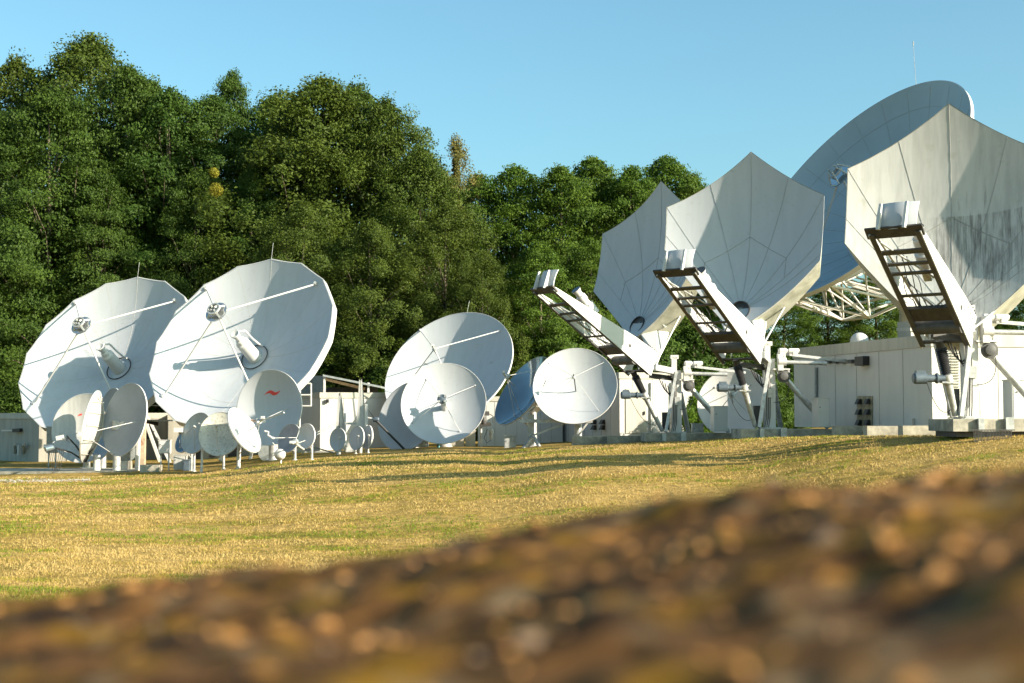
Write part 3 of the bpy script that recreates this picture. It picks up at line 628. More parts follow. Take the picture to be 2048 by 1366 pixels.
def cassegrain(label, cx, cy, a, ratio, th, D, pix, hid, gpx, gD, rod):
    pa, R, n, c = disc_geo(cx, cy, a, ratio, th, D, .40)
    g = (GX(gpx, gD), gD); root = thing('satellite_dish', (g[0], g[1], tz(*g)), label, 'satellite dish', 'two large polygon-rimmed dishes')
    bowl(root, pa, R, t=.08, sides=16, seg=128, rings=20, skirt=.42, rimr=.05, r0=.0)
    S = pa.axis(.76 * R); struts(root, pa, S, pix, .045, hid)
    MB().lathe(S - n * .05, n, [(0, .1), (.03, .45), (.10, .56), (.16, .56), (.17, 0)], 28).build('subreflector', M['mirror'], root, smooth=40)
    mb = MB().lathe(S + n * .3, n, [(0, .34), (.1, .34), (.1, .26), (0, .26)], 20)
    for k in range(4):
        aa = math.radians(45 + 90 * k); e = pa.u * math.cos(aa) + pa.v * math.sin(aa); mb.beam(S + e * .5 + n * .1, S + e * .1 + n * .42, .08, .08); mb.beam(S + e * .5, S + n * .12 - e * .0, .1, .1)
    mb.build('subreflector_frame', M['galv'], root)
    MB().lathe(pa.V, n, [(.02, .36), (.25, .36), (.3, .35), (1.35, .34), (1.42, .25), (1.6, .23), (1.64, .15), (1.8, .16), (2.1, .24), (2.12, .21), (2.05, .0)], 28).build('feed_horn', M['white'], root, smooth=35)
    mb = MB(); vs = []; ring = [pa.V + (pa.u * math.cos(t) + pa.v * math.sin(t)) * .72 + n * .09 for t in [2 * math.pi * k / 40 for k in range(41)]]
    mb.path(ring, .028, 8, cap=False).build('hub_ring', M['dark'], root, smooth=50)
    e = pa.u * .35 + pa.v * .9; e.normalize()
    MB().path([pa.V + e * .7 + n * .1, pa.V + e * .62 + n * .4, pa.V + e * .55 + n * .9, pa.V + e * .50 + n * 1.7, pa.V + e * .25 + n * 2.0, pa.V + e * .12 + n * 1.95], .055).build('waveguide', M['white'], root, smooth=40)
    MB().tube(pa.at(0, R * .985, 0), pa.at(0, R * .985, 0) + Vector((rod, 0, .95)), .012, 5).build('lightning_rod', M['galv'], root)
    # panel joints
    mb = MB()
    for k in range(16):
        t = 2 * math.pi * k / 16 + .0; mb.path([pa.at(.16 * R * math.cos(t) + (.83 * R) * j / 10 * math.cos(t), .16 * R * math.sin(t) + (.83 * R) * j / 10 * math.sin(t), .0) for j in range(11)], .006, 4)
    tt = [pa.at(.60 * R * math.cos(2 * math.pi * j / 64), .60 * R * math.sin(2 * math.pi * j / 64), .0) for j in range(65)]; mb.path(tt, .006, 4, cap=False)
    mb.build('seam', M['fascia'], root)
    # mount: steel king post tower with struts
    bk = pa.V - n * 1.3; gz = ORG[root.name].z; top = Vector((bk.x, bk.y + .3, bk.z - .2))
    MB().lathe(pa.V - n * 1.5, n, [(0, .7), (.2, .9), (1.35, 1.7)], 20).build('hub_drum', M['white'], root, smooth=30)
    mb = MB()
    for k in range(16):
        t = 2 * math.pi * k / 16; q0 = pa.at(.93 * R * math.cos(t), .93 * R * math.sin(t), -.09); q1 = pa.V - n * 1.2 + (pa.u * math.cos(t) + pa.v * math.sin(t)) * .9
        mb.beam(q0, q1, .09, .14); qm = pa.at(.5 * R * math.cos(t), .5 * R * math.sin(t), -.09); mb.beam(qm, q0.lerp(q1, .45), .06, .06)
    mb.build('back_truss', M['galv'], root)
    for dx, dy in ((-1.1, -.6), (1.1, -.6), (0, 1.6)):
        MB().beam(top, (g[0] + dx, g[1] + dy, gz), .16, .16, Vector((1, 0, 0))).build('tower_leg', M['white'], root)
    MB().box((top + Vector((0, 0, 0))), 1.5, .9, .5).build('yoke', M['white'], root)
    MB().beam(Vector((g[0] - 1.3, g[1] - .8, gz + 2.3)), Vector((g[0] + 1.3, g[1] - .8, gz + 2.3)), .9, .08).beam((g[0] - 1.3, g[1] - 1.2, gz + 3.1), (g[0] + 1.3, g[1] - 1.2, gz + 3.1), .05, .05).build('platform', M['galv'], root)
    MB().tube((g[0] + .5, g[1] - .9, gz + 2.1), pa.at(0, -.55 * R, -.3), .10).build('elevation_jack', M['dark'], root, smooth=40)
    return root, pa
cassegrain('leftmost large polygon-rimmed dish, its lower half in the shadow of the next one', 209, 704, 190.5, .64, 40.3, 77,
           [(350, 602), (152, 607), (68, 808)], [(1.9, -3.3)], 308, 77.5, .10)
cassegrain('fully visible large polygon-rimmed dish with a white feed tube, right of its twin', 480, 680, 203.8, .665, 39.9, 70.5,
           [(632, 568), (413, 578), (327, 793)], [(1.9, -3.3)], 490, 72, .10)
def round_dish(label, cx, cy, a, ratio, th, D, fr, pix=(), uvs=(), m='dishwhite', n=None, gpx=None, feed='prime', S=None, post=.1, jack=True, group=None, seg=80, stk=.016, skirt=.05, dG=.9, rim_m='white', name='satellite_dish', ribs=False, F=None, scl=1.):
    pa, R, n, c = disc_geo(cx, cy, a, ratio, th, D, fr, n)
    h = (n * -1); gx, gy = (GX(gpx, D + dG), D + dG) if gpx else ((pa.V - n * .35 * R).x, (pa.V - n * .35 * R).y + .05)
    root = thing(name, (gx, gy, tz(gx, gy)), label, 'satellite dish', group)
    bowl(root, pa, R, t=.03, seg=seg, rings=12, m=m, skirt=skirt, rimr=.02 if R > 1.5 else .014, rim_m=rim_m)
    S = P(*S) if S else pa.axis(F or pa.f4 / 4 * .97)
    struts(root, pa, S, pix, stk, [(q[0] * R, q[1] * R) for q in uvs])
    d = (S - pa.V).normalized()
    if feed == 'prime':
        MB().lathe(S - d * .12, d, [(0, .10), (.05, .13), (.12, .13), (.15, .07), (.35, .06)], 16).build('feed', M['galv'], root, smooth=35)
        MB().box(S + d * .25 + pa.v * .06, .12, .3, .1).build('receiver', M['white'], root)
        MB().tube(S - d * .1 - pa.v * .1, S - d * .75 - pa.v * .12, .025).build('waveguide', M['galv'], root)
    elif feed == 'button':
        MB().lathe(S - n * .08, n, [(0, .20), (.05, .24), (.14, .24), (.18, .18), (.2, .0)], 22).build('subreflector', M['motor'], root, smooth=35)
        mb = MB()
        for k in range(4): aa = math.radians(45 + 90 * k); mb.box(S + (pa.u * math.cos(aa) + pa.v * math.sin(aa)) * .2 + n * .1, .1, .1, .1)
        mb.build('mount_lug', M['galv'], root)
        MB().lathe(pa.V, n, [(0, .2), (.02, .21), (.1, .15), (.45, .12), (.5, .14), (.7, .08)], 18).build('feed_horn', M['white'], root, smooth=35)
    elif feed == 'hook':
        MB().path([pa.V + n * .02, pa.V + n * .25 + pa.v * .0, pa.V + n * .8 + pa.v * .06, S - n * .1 + pa.v * .1, S + n * .08 + pa.v * .06, S + n * .05 - pa.v * .0], .026).build('waveguide', M['dark'], root, smooth=40)
        MB().lathe(S, -d, [(0, .05), (.05, .09), (.09, .09)], 12).build('feed', M['galv'], root, smooth=35)
    elif feed == 'box':
        MB().box(S, .36, .22, .2).build('receiver', M['white'], root); MB().lathe(S - d * .1, -d, [(0, .06), (.18, .09), (.2, .09)], 12).build('feed', M['galv'], root, smooth=35)
    elif feed == 'small':
        MB().lathe(S, -d, [(-.1, .03), (0, .04), (.06, .055), (.09, .055)], 12).build('feed', M['white'], root, smooth=35)
    pedestal(root, pa, R, n, gx, gy, post, jack)
    return root, pa, R, S
r3 = round_dish('large smooth round dish at the centre, tilted up with four bright feed struts', 896, 736, 139.3, .70, 35.4, 76, .40,
                [(1001, 661), (841, 661), (800, 790)], [(.45, -.72)], gpx=905, post=.25, stk=.03, skirt=.10, dG=1.6)
MB().tube(r3[1].at(0, r3[2]), r3[1].at(0, r3[2]) + Vector((.13, 0, .65)), .01, 5).build('lightning_rod', M['galv'], r3[0])
for h_ in ((985, 826),): pass
round_dish('nearly face-on round dish with a blue-grey hub, in front of the central large one', 887, 806, 84.8, .93, 19, 70, .42,
           [(950, 771), (853, 759), (825, 846), (920, 863)], gpx=893, feed='button', post=.16, F=1.15)
r5 = round_dish('bright white face-on dish with a thin hooked feed, left of the hexagonal dishes', 1150, 771, 83.6, .89, 8.7, 64.5, .40,
           [(1207, 725), (1098, 726), (1087, 822), (1197, 821)], gpx=1156, feed='hook', post=.16, stk=.009)
r6 = round_dish('dark glossy blue dish seen side-on behind the bright face-on dish', 1044, 781, 80.1, .40, 53.9, 66.5, .40,
           [(1083, 738), (1037, 818)], [(-.1, -.6)], m='glossblue', S=(1013, 752, 65.6), gpx=1066, post=.17, rim_m='fascia')
# frame under the bright pair
rt = r5[0]; o5 = ORG[rt.name]
mb = MB(); mb.beam(P(1038, 842, 65), P(1185, 842, 65), .16, .16); mb.beam(P(1068, 870, 65), P(1128, 848, 65), .08, .08); mb.build('cross_beam', M['galv'], rt)
mb = MB(); mb.beam(P(1066, 872, 65.4), P(1046, 899, 65), .14, .14).beam(P(1066, 872, 65.4), P(1082, 899, 65), .12, .12).beam(P(1156, 872, 65), P(1178, 842, 65), .08, .08).build('support_leg', M['galv'], rt)
MB().box(P(1062, 866, 65.7), .3, .3, 1.7).build('support_post', M['galv'], rt)
# receiver box on the side of the front central dish
bx = thing('receiver_unit', tuple(P(972, 880, 71)), 'small motor box with a hanging cable, right of the front central dish', 'receiver box')
MB().box(P(972, 827, 71), .32, .3, .22).lathe(P(968, 833, 71), (0, 0, -1), [(0, .1), (.2, .16), (.35, .14)], 14).build('motor', M['boomdark'], bx)
MB().beam(P(960, 850, 71), P(982, 848, 71), .18, .2).build('arm', M['brown'], bx); MB().lathe(P(983, 860, 71), Z, [(-.45, .10), (-.42, .12), (0, .12), (.05, .09)], 14).build('actuator', M['galv'], bx)
MB().path([P(975, 826, 71), P(986, 832, 71), P(986, 846, 71)], .02).path([P(975, 858, 71), P(968, 876, 71), P(974, 886, 71), P(982, 880, 71)], .015).build('cable', M['dark'], bx)
MB().tube(P(962, 850, 71.1), P(962, 905, 71.1) - Z * .3, .06).build('post', M['galv'], bx)

r7 = round_dish('upright round dish with a red wave-shaped mark near its top', 538, 815, 75.3, .833, 81.4, 65.6, .5, [(575, 817)], [], gpx=548, S=(522, 841, 63), feed='box', post=.2, m='dishwhite', stk=.012)
sw = [(1128, 305), (1160, 275), (1190, 250), (1215, 243), (1240, 252), (1258, 266), (1280, 268), (1305, 258), (1332, 247), (1312, 275), (1285, 297), (1250, 308), (1228, 298), (1210, 282), (1190, 278), (1160, 290)]
def mark(root, pa, pts, s, ox, oy, h=.006):
    q = [pa.hit(ox + x / s, oy + y / s) for x, y in pts]; mb = MB()
    f = [pa.at(u, v, h) for u, v in q]; b = [pa.at(u, v, h - .003) for u, v in q]
    # strip triangulation by ear clipping through bmesh ngon
    mb.add(f + b, [tuple(range(len(f))), tuple(range(2 * len(f) - 1, len(f) - 1, -1))] + [(i, (i + 1) % len(f), len(f) + (i + 1) % len(f), len(f) + i) for i in range(len(f))])
    return mb.build('painted_mark', M['red'], root)
mark(r7[0], r7[1], sw, 6.0235, 340, 740)
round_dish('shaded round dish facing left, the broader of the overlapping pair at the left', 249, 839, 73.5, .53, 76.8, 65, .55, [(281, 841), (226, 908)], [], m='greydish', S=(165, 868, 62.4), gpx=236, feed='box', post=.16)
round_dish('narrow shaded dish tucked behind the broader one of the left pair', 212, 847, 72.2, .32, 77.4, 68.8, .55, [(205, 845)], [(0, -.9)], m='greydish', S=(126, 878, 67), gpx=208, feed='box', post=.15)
r10 = round_dish('cream round dish with a small red mark, its left edge shaded', 168, 856, 69.2, .87, 70, 70.5, .55, [], [(-.8, -.3), (.3, -.9)], m='oldwhite', S=(96, 893, 68), gpx=176, feed='box', post=.16)
mark(r10[0], r10[1], [(880, 527), (900, 505), (928, 493), (934, 515), (905, 520)], 5.689, 0, 740)
# edge-on reflector with ribs on its back
ne = Vector((-.97, -.08, .18)).normalized(); pe, Re, _, ce = disc_geo(181, 853, 72, .2, 84, 66.0, .45, ne)
re = thing('satellite_dish', (GX(178, 64.6), 66.2, tz(GX(178, 64.6), 64.6)), 'thin cream reflector seen from behind with ribs across its back, before the cream dish', 'satellite dish')
bowl(re, pe, Re, t=.03, seg=48, rings=8, m='oldwhite', skirt=.05)
for v_ in (-.75, -.35, .05, .4, .7):
    hw = math.sqrt(1 - v_ * v_) * .93 * Re; MB().path([pe.at(hw * t_, v_ * Re, -.07) for t_ in (-1, -.5, 0, .5, 1)], .022, 6).build('rib', M['fascia'], re)
mb = MB().path([pe.at(0, t_ * Re, -.09) for t_ in (-.95, -.5, 0, .5, .95)], .03, 6); mb.build('spine', M['fascia'], re)
for a_, b_ in (((-.3, .4), (.35, .95)), ((-.8, -.35), (.2, .05))): MB().tube(pe.at(a_[0] * Re, a_[1] * Re, -.1), pe.at(b_[0] * Re, b_[1] * Re * .9, -.1), .02).build('rib', M['fascia'], re)
mb = MB(); q0 = P(172, 924, 65.9)
for q1 in (P(134, 872, 64.4), P(152, 893, 64.6), P(112, 896, 64.4), P(185, 898, 65.4)): mb.path([q0, q0.lerp(q1, .5) + Z * .12, q1], .035)
mb.build('feed_arm', M['dark'], re, smooth=40)
MB().lathe(P(108, 894, 64.4), (P(92, 898, 64.2) - P(108, 894, 64.4)), [(0, .07), (.05, .12), (.4, .13), (.42, .1)], 14).build('feed', M['glossblue'], re, smooth=35)
MB().beam(P(113, 877, 64.6), P(127, 874, 64.6), .16, .2).build('receiver', M['white'], re)
for k in range(3): MB().path([P(98 + 4 * k, 898, 64.4) - Z * (1.0 * math.sin(math.pi * s / 10)) + Vector((s * .05, 0, 0)) for s in range(11)], .012, 5).build('cable', M['dark'], re)
MB().lathe((GX(176, 64.6), 66.2, ORG[re.name].z - .2), Z, [(0, .2), (1.0, .16)], 14).build('post', M['white'], re, smooth=40)

r11 = round_dish('lichen-spotted round dish, lower part in shade, in the low row under the large dishes', 440, 868, 44, .92, 60, 61.5, .5, [(437, 905), (398, 847), (478, 850)], [], m='mottled', S=(432, 852, 60.7), feed='small', post=.055, gpx=449, rim_m='fascia', stk=.012)
for px in (405, 480):
    MB().tube((GX(px, 61.8), 61.8, tz(GX(px, 61.8), 61.8) - .1), P(px, 890, 61.8), .055).build('side_post', M['white'], r11[0], smooth=40)
round_dish('plain cream dish half hidden behind the lichen-spotted one', 392, 866, 42, .62, 68, 62.6, .5, [(389, 900)], [(-.8, 0)], m='oldwhite', S=(389, 853, 61.6), feed='small', post=.06, gpx=390, stk=.012)
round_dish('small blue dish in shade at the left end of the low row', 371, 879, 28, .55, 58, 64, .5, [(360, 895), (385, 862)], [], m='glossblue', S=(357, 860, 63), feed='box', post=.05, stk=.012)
r14 = round_dish('bright white narrow-looking dish facing right, in front of the dish with the red mark', 489, 860, 50.1, .44, 121.7, 60.4, .45, [(462, 838), (511, 903)], [], m='white', S=(519, 842, 59.8), feed='prime', post=.06, gpx=478, stk=.014)
MB().tube(P(519, 842, 59.8), P(568, 825, 59), .035).build('receiver_tube', M['white'], r14[0], smooth=40)
MB().tube(P(502, 841, 59.9), P(519, 842, 59.8), .05).build('waveguide', M['copper'], r14[0], smooth=40)
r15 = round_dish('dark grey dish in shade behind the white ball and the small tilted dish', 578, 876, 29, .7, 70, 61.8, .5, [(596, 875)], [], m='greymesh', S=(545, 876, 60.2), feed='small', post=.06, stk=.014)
MB().path([P(545, 876, 60.2), P(536, 870, 60.2), P(537, 864, 60.2), P(529, 862, 60.2)], .04).build('waveguide', M['white'], r15[0], smooth=40)
r16 = round_dish('small round dish with a blue shaded bowl and a conical feed pointing left', 612, 872, 24.5, .68, 84, 60.4, .42, [(603, 892), (600, 858)], [], m='dishwhite', S=(590, 884, 59.7), feed='prime', post=.05, stk=.012)
MB().path([P(590, 884, 59.7), P(596, 891, 59.7), P(608, 899, 59.9)], .04).build('feed_arm', M['fascia'], r16[0])
for lab, cx, cy, a, ra, g in (('small dish, left one of the row of three before the white shelter', 675.5, 879, 22.5, .68, 676), ('small dish, middle one of the row of three, with a bright feed box', 713, 876, 23.5, .60, 712),
                              ('narrow small dish, right one of the row of three beside the dark feed arm', 734.5, 874.5, 23.5, .40, 737)):
    round_dish(lab, cx, cy, a, ra, 84, 65, .55, [(cx + 3, cy + a * .9)], [], m='dishwhite', S=(cx + 3, cy - 4, 64.3), feed='small', post=.045, gpx=g, group='row of three small dishes', stk=.01)
bl = thing('radome_ball', (GX(563, 60.6), 60.6, tz(GX(563, 60.6), 60.6)), 'white ball on a short leg below the dish with the red mark', 'radome')
MB().lathe(P(560, 909, 60.6) - Z * .245, Z, [(.245 - .245 * math.cos(t), .245 * math.sin(t)) for t in [math.pi * k / 16 for k in range(17)]], 24).build('ball', M['oldwhite'], bl, smooth=60)
MB().tube(P(562, 915, 60.7), ORG[bl.name] - Z * .1, .04).build('leg', M['galv'], bl); MB().tube(P(545, 885, 60.5), P(557, 900, 60.6), .02).build('arm', M['galv'], bl)
r20 = round_dish('pale offset dish half hidden behind the front central dish, with a long dark feed arm', 816, 832, 73, .74, 60, 72, .55, [], [], m='dishwhite', S=(752, 839, 70), feed='small', post=.14, gpx=830, jack=False)
MB().tube(P(754, 843, 69.9), P(809, 899, 70.3), .06).build('feed_arm', M['dark'], r20[0]); MB().lathe(P(746, 839, 70), (1, 0, 0), [(0, .10), (.05, .12), (.26, .12), (.3, .09)], 16).build('receiver', M['motor'], r20[0], smooth=35)
mb = MB(); mb.path([P(728, 834, 70.1), P(746, 838, 70)], .05).build('waveguide', M['white'], r20[0])
for q in ((763, 852), (800, 853), (770, 870)): pass
r21 = round_dish('white round dish standing behind the mount of the middle hexagonal dish', 1467, 803, 73, .90, 30, 61, .42, [(1500, 770), (1430, 775), (1425, 838), (1510, 840)], [], m='white', gpx=1470, feed='prime', post=.16, S=(1463, 790, 59.8))

ct = thing('cable_tray', (GX(635, 72), 72, 1.2), 'grey cable tray on short legs in front of the flat-roofed shelter', 'cable tray')
MB().beam(P(585, 904, 72), P(690, 903, 72), .28, .07).build('tray', M['galv'], ct)
for px in (590, 622, 655, 686): MB().box((GX(px, 72), 72, (P(px, 905, 72).z + 1.0) / 2), .07, .07, P(px, 905, 72).z - 1.0).build('leg', M['galv'], ct)
af = thing('access_frame', (GX(608, 76), 76, 1.2), 'white tubular guard frame beside the right twin dish rim', 'guard frame')
for a_, b_ in (((598, 767), (622, 767)), ((598, 790), (622, 790)), ((598, 812), (622, 812)), ((622, 767), (622, 812))): MB().tube(P(*a_, 75.5), P(*b_, 75.5), .045).build('rail', M['white'], af)
MB().tube(P(600, 767, 75.6), (GX(600, 75.6), 75.6, 1.1), .05).build('post', M['white'], af)
MB().box(on_wall(B3, (Vector((*C3, 0)) - Vector((*B3, 0))).normalized(), Vector((.045, -1, 0)).normalized(), 655, 802, .08), .14, .12, .2).build('wall_lamp', M['dark'], S3)
e5 = (Vector((*C5, 0)) - Vector((*B5, 0))).normalized(); n5 = Vector((e5.y, -e5.x, 0)); n5 = n5 if n5.y < 0 else -n5
d5_ = MB().box(on_wall(B5, e5, n5, 1272, 822, .02), 1.0, .04, 2.1, (e5, n5, Z)).build('door', M['fascia'], S5); ORG[d5_.name] = ORG[S5.name]
hd = MB().box(on_wall(B5, e5, n5, 1289, 826, .07), .05, .07, .16, (e5, n5, Z)).build('handle', M['dark'], d5_)
for px in (1302, 1343): MB().path([on_wall(B5, e5, n5, px, 765, .06), on_wall(B5, e5, n5, px, 872, .06)], .035).build('conduit', M['galv'], S5)
bpi = tag(MB().path([P(877, 872, 70.5), P(877, 900, 70.5), P(880, 909, 70.5)], .07).build('blue_pipe', mat('teal_paint', (.03, .22, .24), .4), smooth=40), 'short teal pipe standing under the front central dish', 'pipe')

# big dish with lattice backing
nB = ell_normal(1717, 375, .408, 45.7); pB, RB, _, cB = disc_geo(1706, 377, 281, .408, 45.7, 98, .29, nB)
big = thing('satellite_dish', (GX(1800, 104), 104, tz(GX(1800, 104), 104)), 'giant blue-shaded round dish with white lattice backing behind the hexagonal dishes', 'satellite dish')
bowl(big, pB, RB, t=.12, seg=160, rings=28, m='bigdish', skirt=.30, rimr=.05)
mb = MB()
for k in range(24):
    t = 2 * math.pi * k / 24 + .1; mb.path([pB.at((.1 + .88 * j / 14) * RB * math.cos(t), (.1 + .88 * j / 14) * RB * math.sin(t), .0) for j in range(15)], .014, 4)
for f in (.36, .66, .86): mb.path([pB.at(f * RB * math.cos(2 * math.pi * j / 96), f * RB * math.sin(2 * math.pi * j / 96), .0) for j in range(97)], .014, 4, cap=False)
mb.build('seam', M['joint'], big)
SB = pB.axis(pB.f4 / 4 * .98); struts(big, pB, SB, [], .07, [(.62 * RB * math.cos(t), .62 * RB * math.sin(t)) for t in [math.radians(45 + 90 * k) for k in range(4)]])
MB().lathe(SB - nB * .2, nB, [(0, .2), (.1, .9), (.22, .95), (.26, .0)], 24).build('subreflector', M['mirror'], big, smooth=40)
mb = MB().lathe(SB + nB * .4, nB, [(0, .5), (.12, .5), (.12, .36), (0, .36)], 18)
for k in range(6): t = math.pi * k / 3; mb.tube(SB + (pB.u * math.cos(t) + pB.v * math.sin(t)) * .9, SB + (pB.u * math.cos(t) + pB.v * math.sin(t)) * .4 + nB * .8, .05)
mb.build('subreflector_frame', M['galv'], big)
MB().lathe(pB.V, nB, [(0, 1.1), (1.6, .95), (2.4, .5)], 24).build('feed_cone', M['white'], big, smooth=40)
NB = 16; dpt = 3.7
def bp(f, t, h): return pB.at(f * RB * math.cos(t), f * RB * math.sin(t), h)
mb = MB(); inner = MB()
for k in range(NB):
    t0, t1 = 2 * math.pi * k / NB, 2 * math.pi * (k + 1) / NB; tm = (t0 + t1) / 2
    o0, m0, l0 = bp(.97, t0, -.2), bp(.60, t0, -.2), bp(.76, tm, -dpt)
    mb.tube(bp(.97, t0, -.2), l0, .09, 6).tube(bp(.97, t1, -.2), l0, .09, 6).tube(bp(.60, t0, -.2), l0, .075, 6).tube(bp(.60, t1, -.2), l0, .075, 6)
    mb.tube(l0, bp(.76, tm + 2 * math.pi / NB, -dpt), .085, 6)
    l1 = bp(.36, tm, -dpt - .8); inner.tube(l0, l1, .09, 6).tube(l1, bp(.60, t0, -.2), .07, 6).tube(l1, bp(.60, t1, -.2), .07, 6).tube(l1, bp(.36, tm + 2 * math.pi / NB, -dpt - .8), .08, 6)
    mb.tube(bp(.97, t0, -.25), bp(.60, t0, -.25), .08, 6).tube(bp(.84, tm, -.2), l0, .06, 6)
mb.build('outer_truss', M['white'], big, smooth=40); inner.build('inner_truss', M['white'], big, smooth=40)
q = pB.at(0, RB * .99, 0); MB().tube(P(1853, 150, 96.6) if False else q, q + Vector((-.15, 0, 3.0)), .014, 6).lathe(q + Vector((-.15, 0, 2.95)), Z, [(0, .035), (.35, .035)], 8).build('lightning_rod', M['joint'], big)
pv = pB.V - nB * 3.4; gB = ORG[big.name]
MB().lathe(Vector((pv.x, pv.y, gB.z)), Z, [(0, 2.6), (2.2, 2.4), (2.4, 1.9), (max(pv.z - gB.z - 1.5, 3), 1.6)], 24).build('pedestal', M['wallw'], big, smooth=30)
MB().lathe(pB.V - nB * 3.6, nB, [(0, 1.0), (1.2, 1.8), (3.3, 3.0)], 24).build('hub_drum', M['white'], big, smooth=30)
for sx in (-1, 1): MB().beam(pB.V - nB * 3.0 + pB.u * (1.5 * sx), Vector((pv.x, pv.y, pv.z - 1.7)) + pB.u * (1.3 * sx), .5, .6).build('yoke_arm', M['white'], big)

# ================================================================ LATTICE BACKS, CABINETS, POSTS
def lattice(label, px, ytop, D, wpx, arm, base_py=None):
    gz = tz(GX(px, D), D); top = P(px, ytop, D); root = thing('lattice_antenna', (GX(px, D), D, gz), label, 'antenna', 'tapered lattice backs before the white shelter')
    w = wpx / FPX * D; b = Vector((GX(px, D), D, gz + .45))
    for s in (-1, 1):
        f0, f1 = b + Vector((s * w / 2, 0, 0)), top + Vector((s * .06, 0, 0))
        MB().prism([f0, f0 + Vector((-s * .24, 0, 0)), f1 + Vector((-s * .05, 0, -.2)), f1], (0, .05, 0)).build('side_rail', M['oldwhite'], root)
    mb = MB()
    for k in range(5):
        f, f2 = k / 6, (k + 1) / 6; a0, a1 = b.lerp(top, f), b.lerp(top, f2)
        mb.tube(a0 + Vector((-w / 2 * (1 - f), .03, 0)), a1 + Vector((w / 2 * (1 - f2), .03, 0)), .022, 6); mb.tube(a0 + Vector((w / 2 * (1 - f), .03, 0)), a0 + Vector((-w / 2 * (1 - f), .03, 0)), .022, 6)
    mb.build('brace', M['fascia'], root)
    vs = []; c0, c1 = b + Vector((0, .35, .1)), top + Vector((0, .1, -.05))
    mb = MB(); n_ = 10
    for i in range(n_ + 1):
        f = i / n_; p = c0.lerp(c1, f) + Vector((0, .35 * math.sin(math.pi * f), 0)); ww = w * .42 * (1 - f) ** .8 + .05; mb.v += [tuple(p + Vector((-ww, 0, 0))), tuple(p + Vector((ww, 0, 0))), tuple(p + Vector((ww, .03, 0))), tuple(p + Vector((-ww, .03, 0)))]
    for i in range(n_):
        for j in range(4): mb.f.append((4 * i + j, 4 * i + (j + 1) % 4, 4 * i + 4 + (j + 1) % 4, 4 * i + 4 + j))
    mb.build('skin', M['oldwhite'], root, smooth=40)
    MB().lathe((GX(px, D), D + .1, gz - .2), Z, [(0, .1), (1.0, .09)], 12).build('post', M['galv'], root, smooth=40)
    return root
la = lattice('shorter tapered lattice back, with a thin boom reaching to the left', 679, 784, 67, 17, 0)
lb = lattice('taller tapered lattice back with an arm to the dark receiver', 721, 758, 66.5, 20, 1)
for k in range(2): MB().tube(P(677, 842 + 4 * k, 67), P(628, 868 + 5 * k, 64.5), .022).build('boom', M['galv'], la)
MB().tube(P(620, 892, 64), P(668, 906, 64.5), .03).build('boom', M['boomdark'], la); MB().tube(P(690, 826, 67), P(690, 900, 67), .05).build('side_post', M['white'], la)
MB().beam(P(690, 847, 66.8), P(722, 847, 66.8), .1, .1).build('cross_beam', M['galv'], la)
MB().box(P(733, 836, 66.4), .12, .1, 1.3).build('side_post', M['white'], lb); MB().tube(P(735, 818, 66.4), P(750, 838, 66), .012).build('cable', M['dark'], lb)
MB().tube(P(733, 893, 66) - Z * .3, P(733, 850, 66), .06).build('side_post', M['galv'], lb)
def cabinet(px, py, D, w, h, label, legs=True, m='white', dp=.35):
    c = P(px, py, D); gz = tz(c.x, D); root = thing('electrical_cabinet', (c.x, D, gz), label, 'cabinet')
    MB().box((c.x, D, c.z), w, dp, h).build('body', M[m], root); MB().box((c.x, D, c.z + h / 2 + .02), w + .05, dp + .05, .035).build('lid', M[m], root)
    MB().box((c.x, D - dp / 2 - .006, c.z), w - .07, .012, h - .07).build('door', M[m], root)
    MB().lathe((c.x - w * .33, D - dp / 2 - .012, c.z + h * .2), (0, -1, 0), [(0, .02), (.03, .02)], 8).build('lock', M['dark'], root)
    if legs:
        for s in (-1, 1): MB().box((c.x + s * w * .36, D, (gz - .1 + c.z - h / 2) / 2), .06, .06, c.z - h / 2 - gz + .1).build('leg', M['galv'], root)
    return root
cabinet(330, 894, 65, .5, .58, 'pale grey cabinet on two tall legs right of the narrow shaded dishes')
cabinet(361, 925, 64.6, .55, .62, 'squat white cabinet standing close to the ground left of the low dish row', m='oldwhite')
cabinet(374, 931, 64.2, .28, .45, 'small blue-grey box in front of the squat white cabinet', m='motor')
cabinet(105, 880, 72, .5, 1.3, 'tall cream cabinet at the corner of the tan building, behind the cream dish', m='wallt')
cabinet(1641, 826, 52.8, .42, 1.05, 'white control cabinet behind the brace of the middle hexagonal dish', m='white', dp=1.1, legs=False)
cabinet(1438, 838, 59, .55, 1.0, 'white control cabinet behind the brace of the farthest hexagonal dish', m='white', dp=1.1, legs=False)
cabinet(2042, 800, 42.5, .8, 1.15, 'grey-shaded control cabinet at the right edge behind the tube brace', m='white', dp=.8, legs=False)
cabinet(597, 895, 71, .6, .5, 'low beige unit in the shade of the flat-roofed shelter', m='wallt')
for (px, py, D, w_, h_, lab, m_) in ((1020, 888, 68, .55, .75, 'small grey cabinet at the foot of the dark glossy dish', 'galv'), (845, 890, 73, .6, .9, 'dark grey cabinet in the gap left of the front central dish post', 'corr'), (700, 897, 70.5, .4, .6, 'small white box on legs between the two lattice backs', 'white'), (1395, 862, 62, .5, .6, 'low grey box behind the farthest hexagonal dish brace', 'galv'), (245, 935, 66.5, .45, .5, 'small white box at the foot of the broad shaded dish', 'white')):
    cabinet(px, py, D, w_, h_, lab, m=m_)
pl = thing('timber_pillar', (GX(287, 66.5), 66.5, tz(GX(287, 66.5), 66.5)), 'rust-stained tan pillar right of the broad shaded dish', 'pillar')
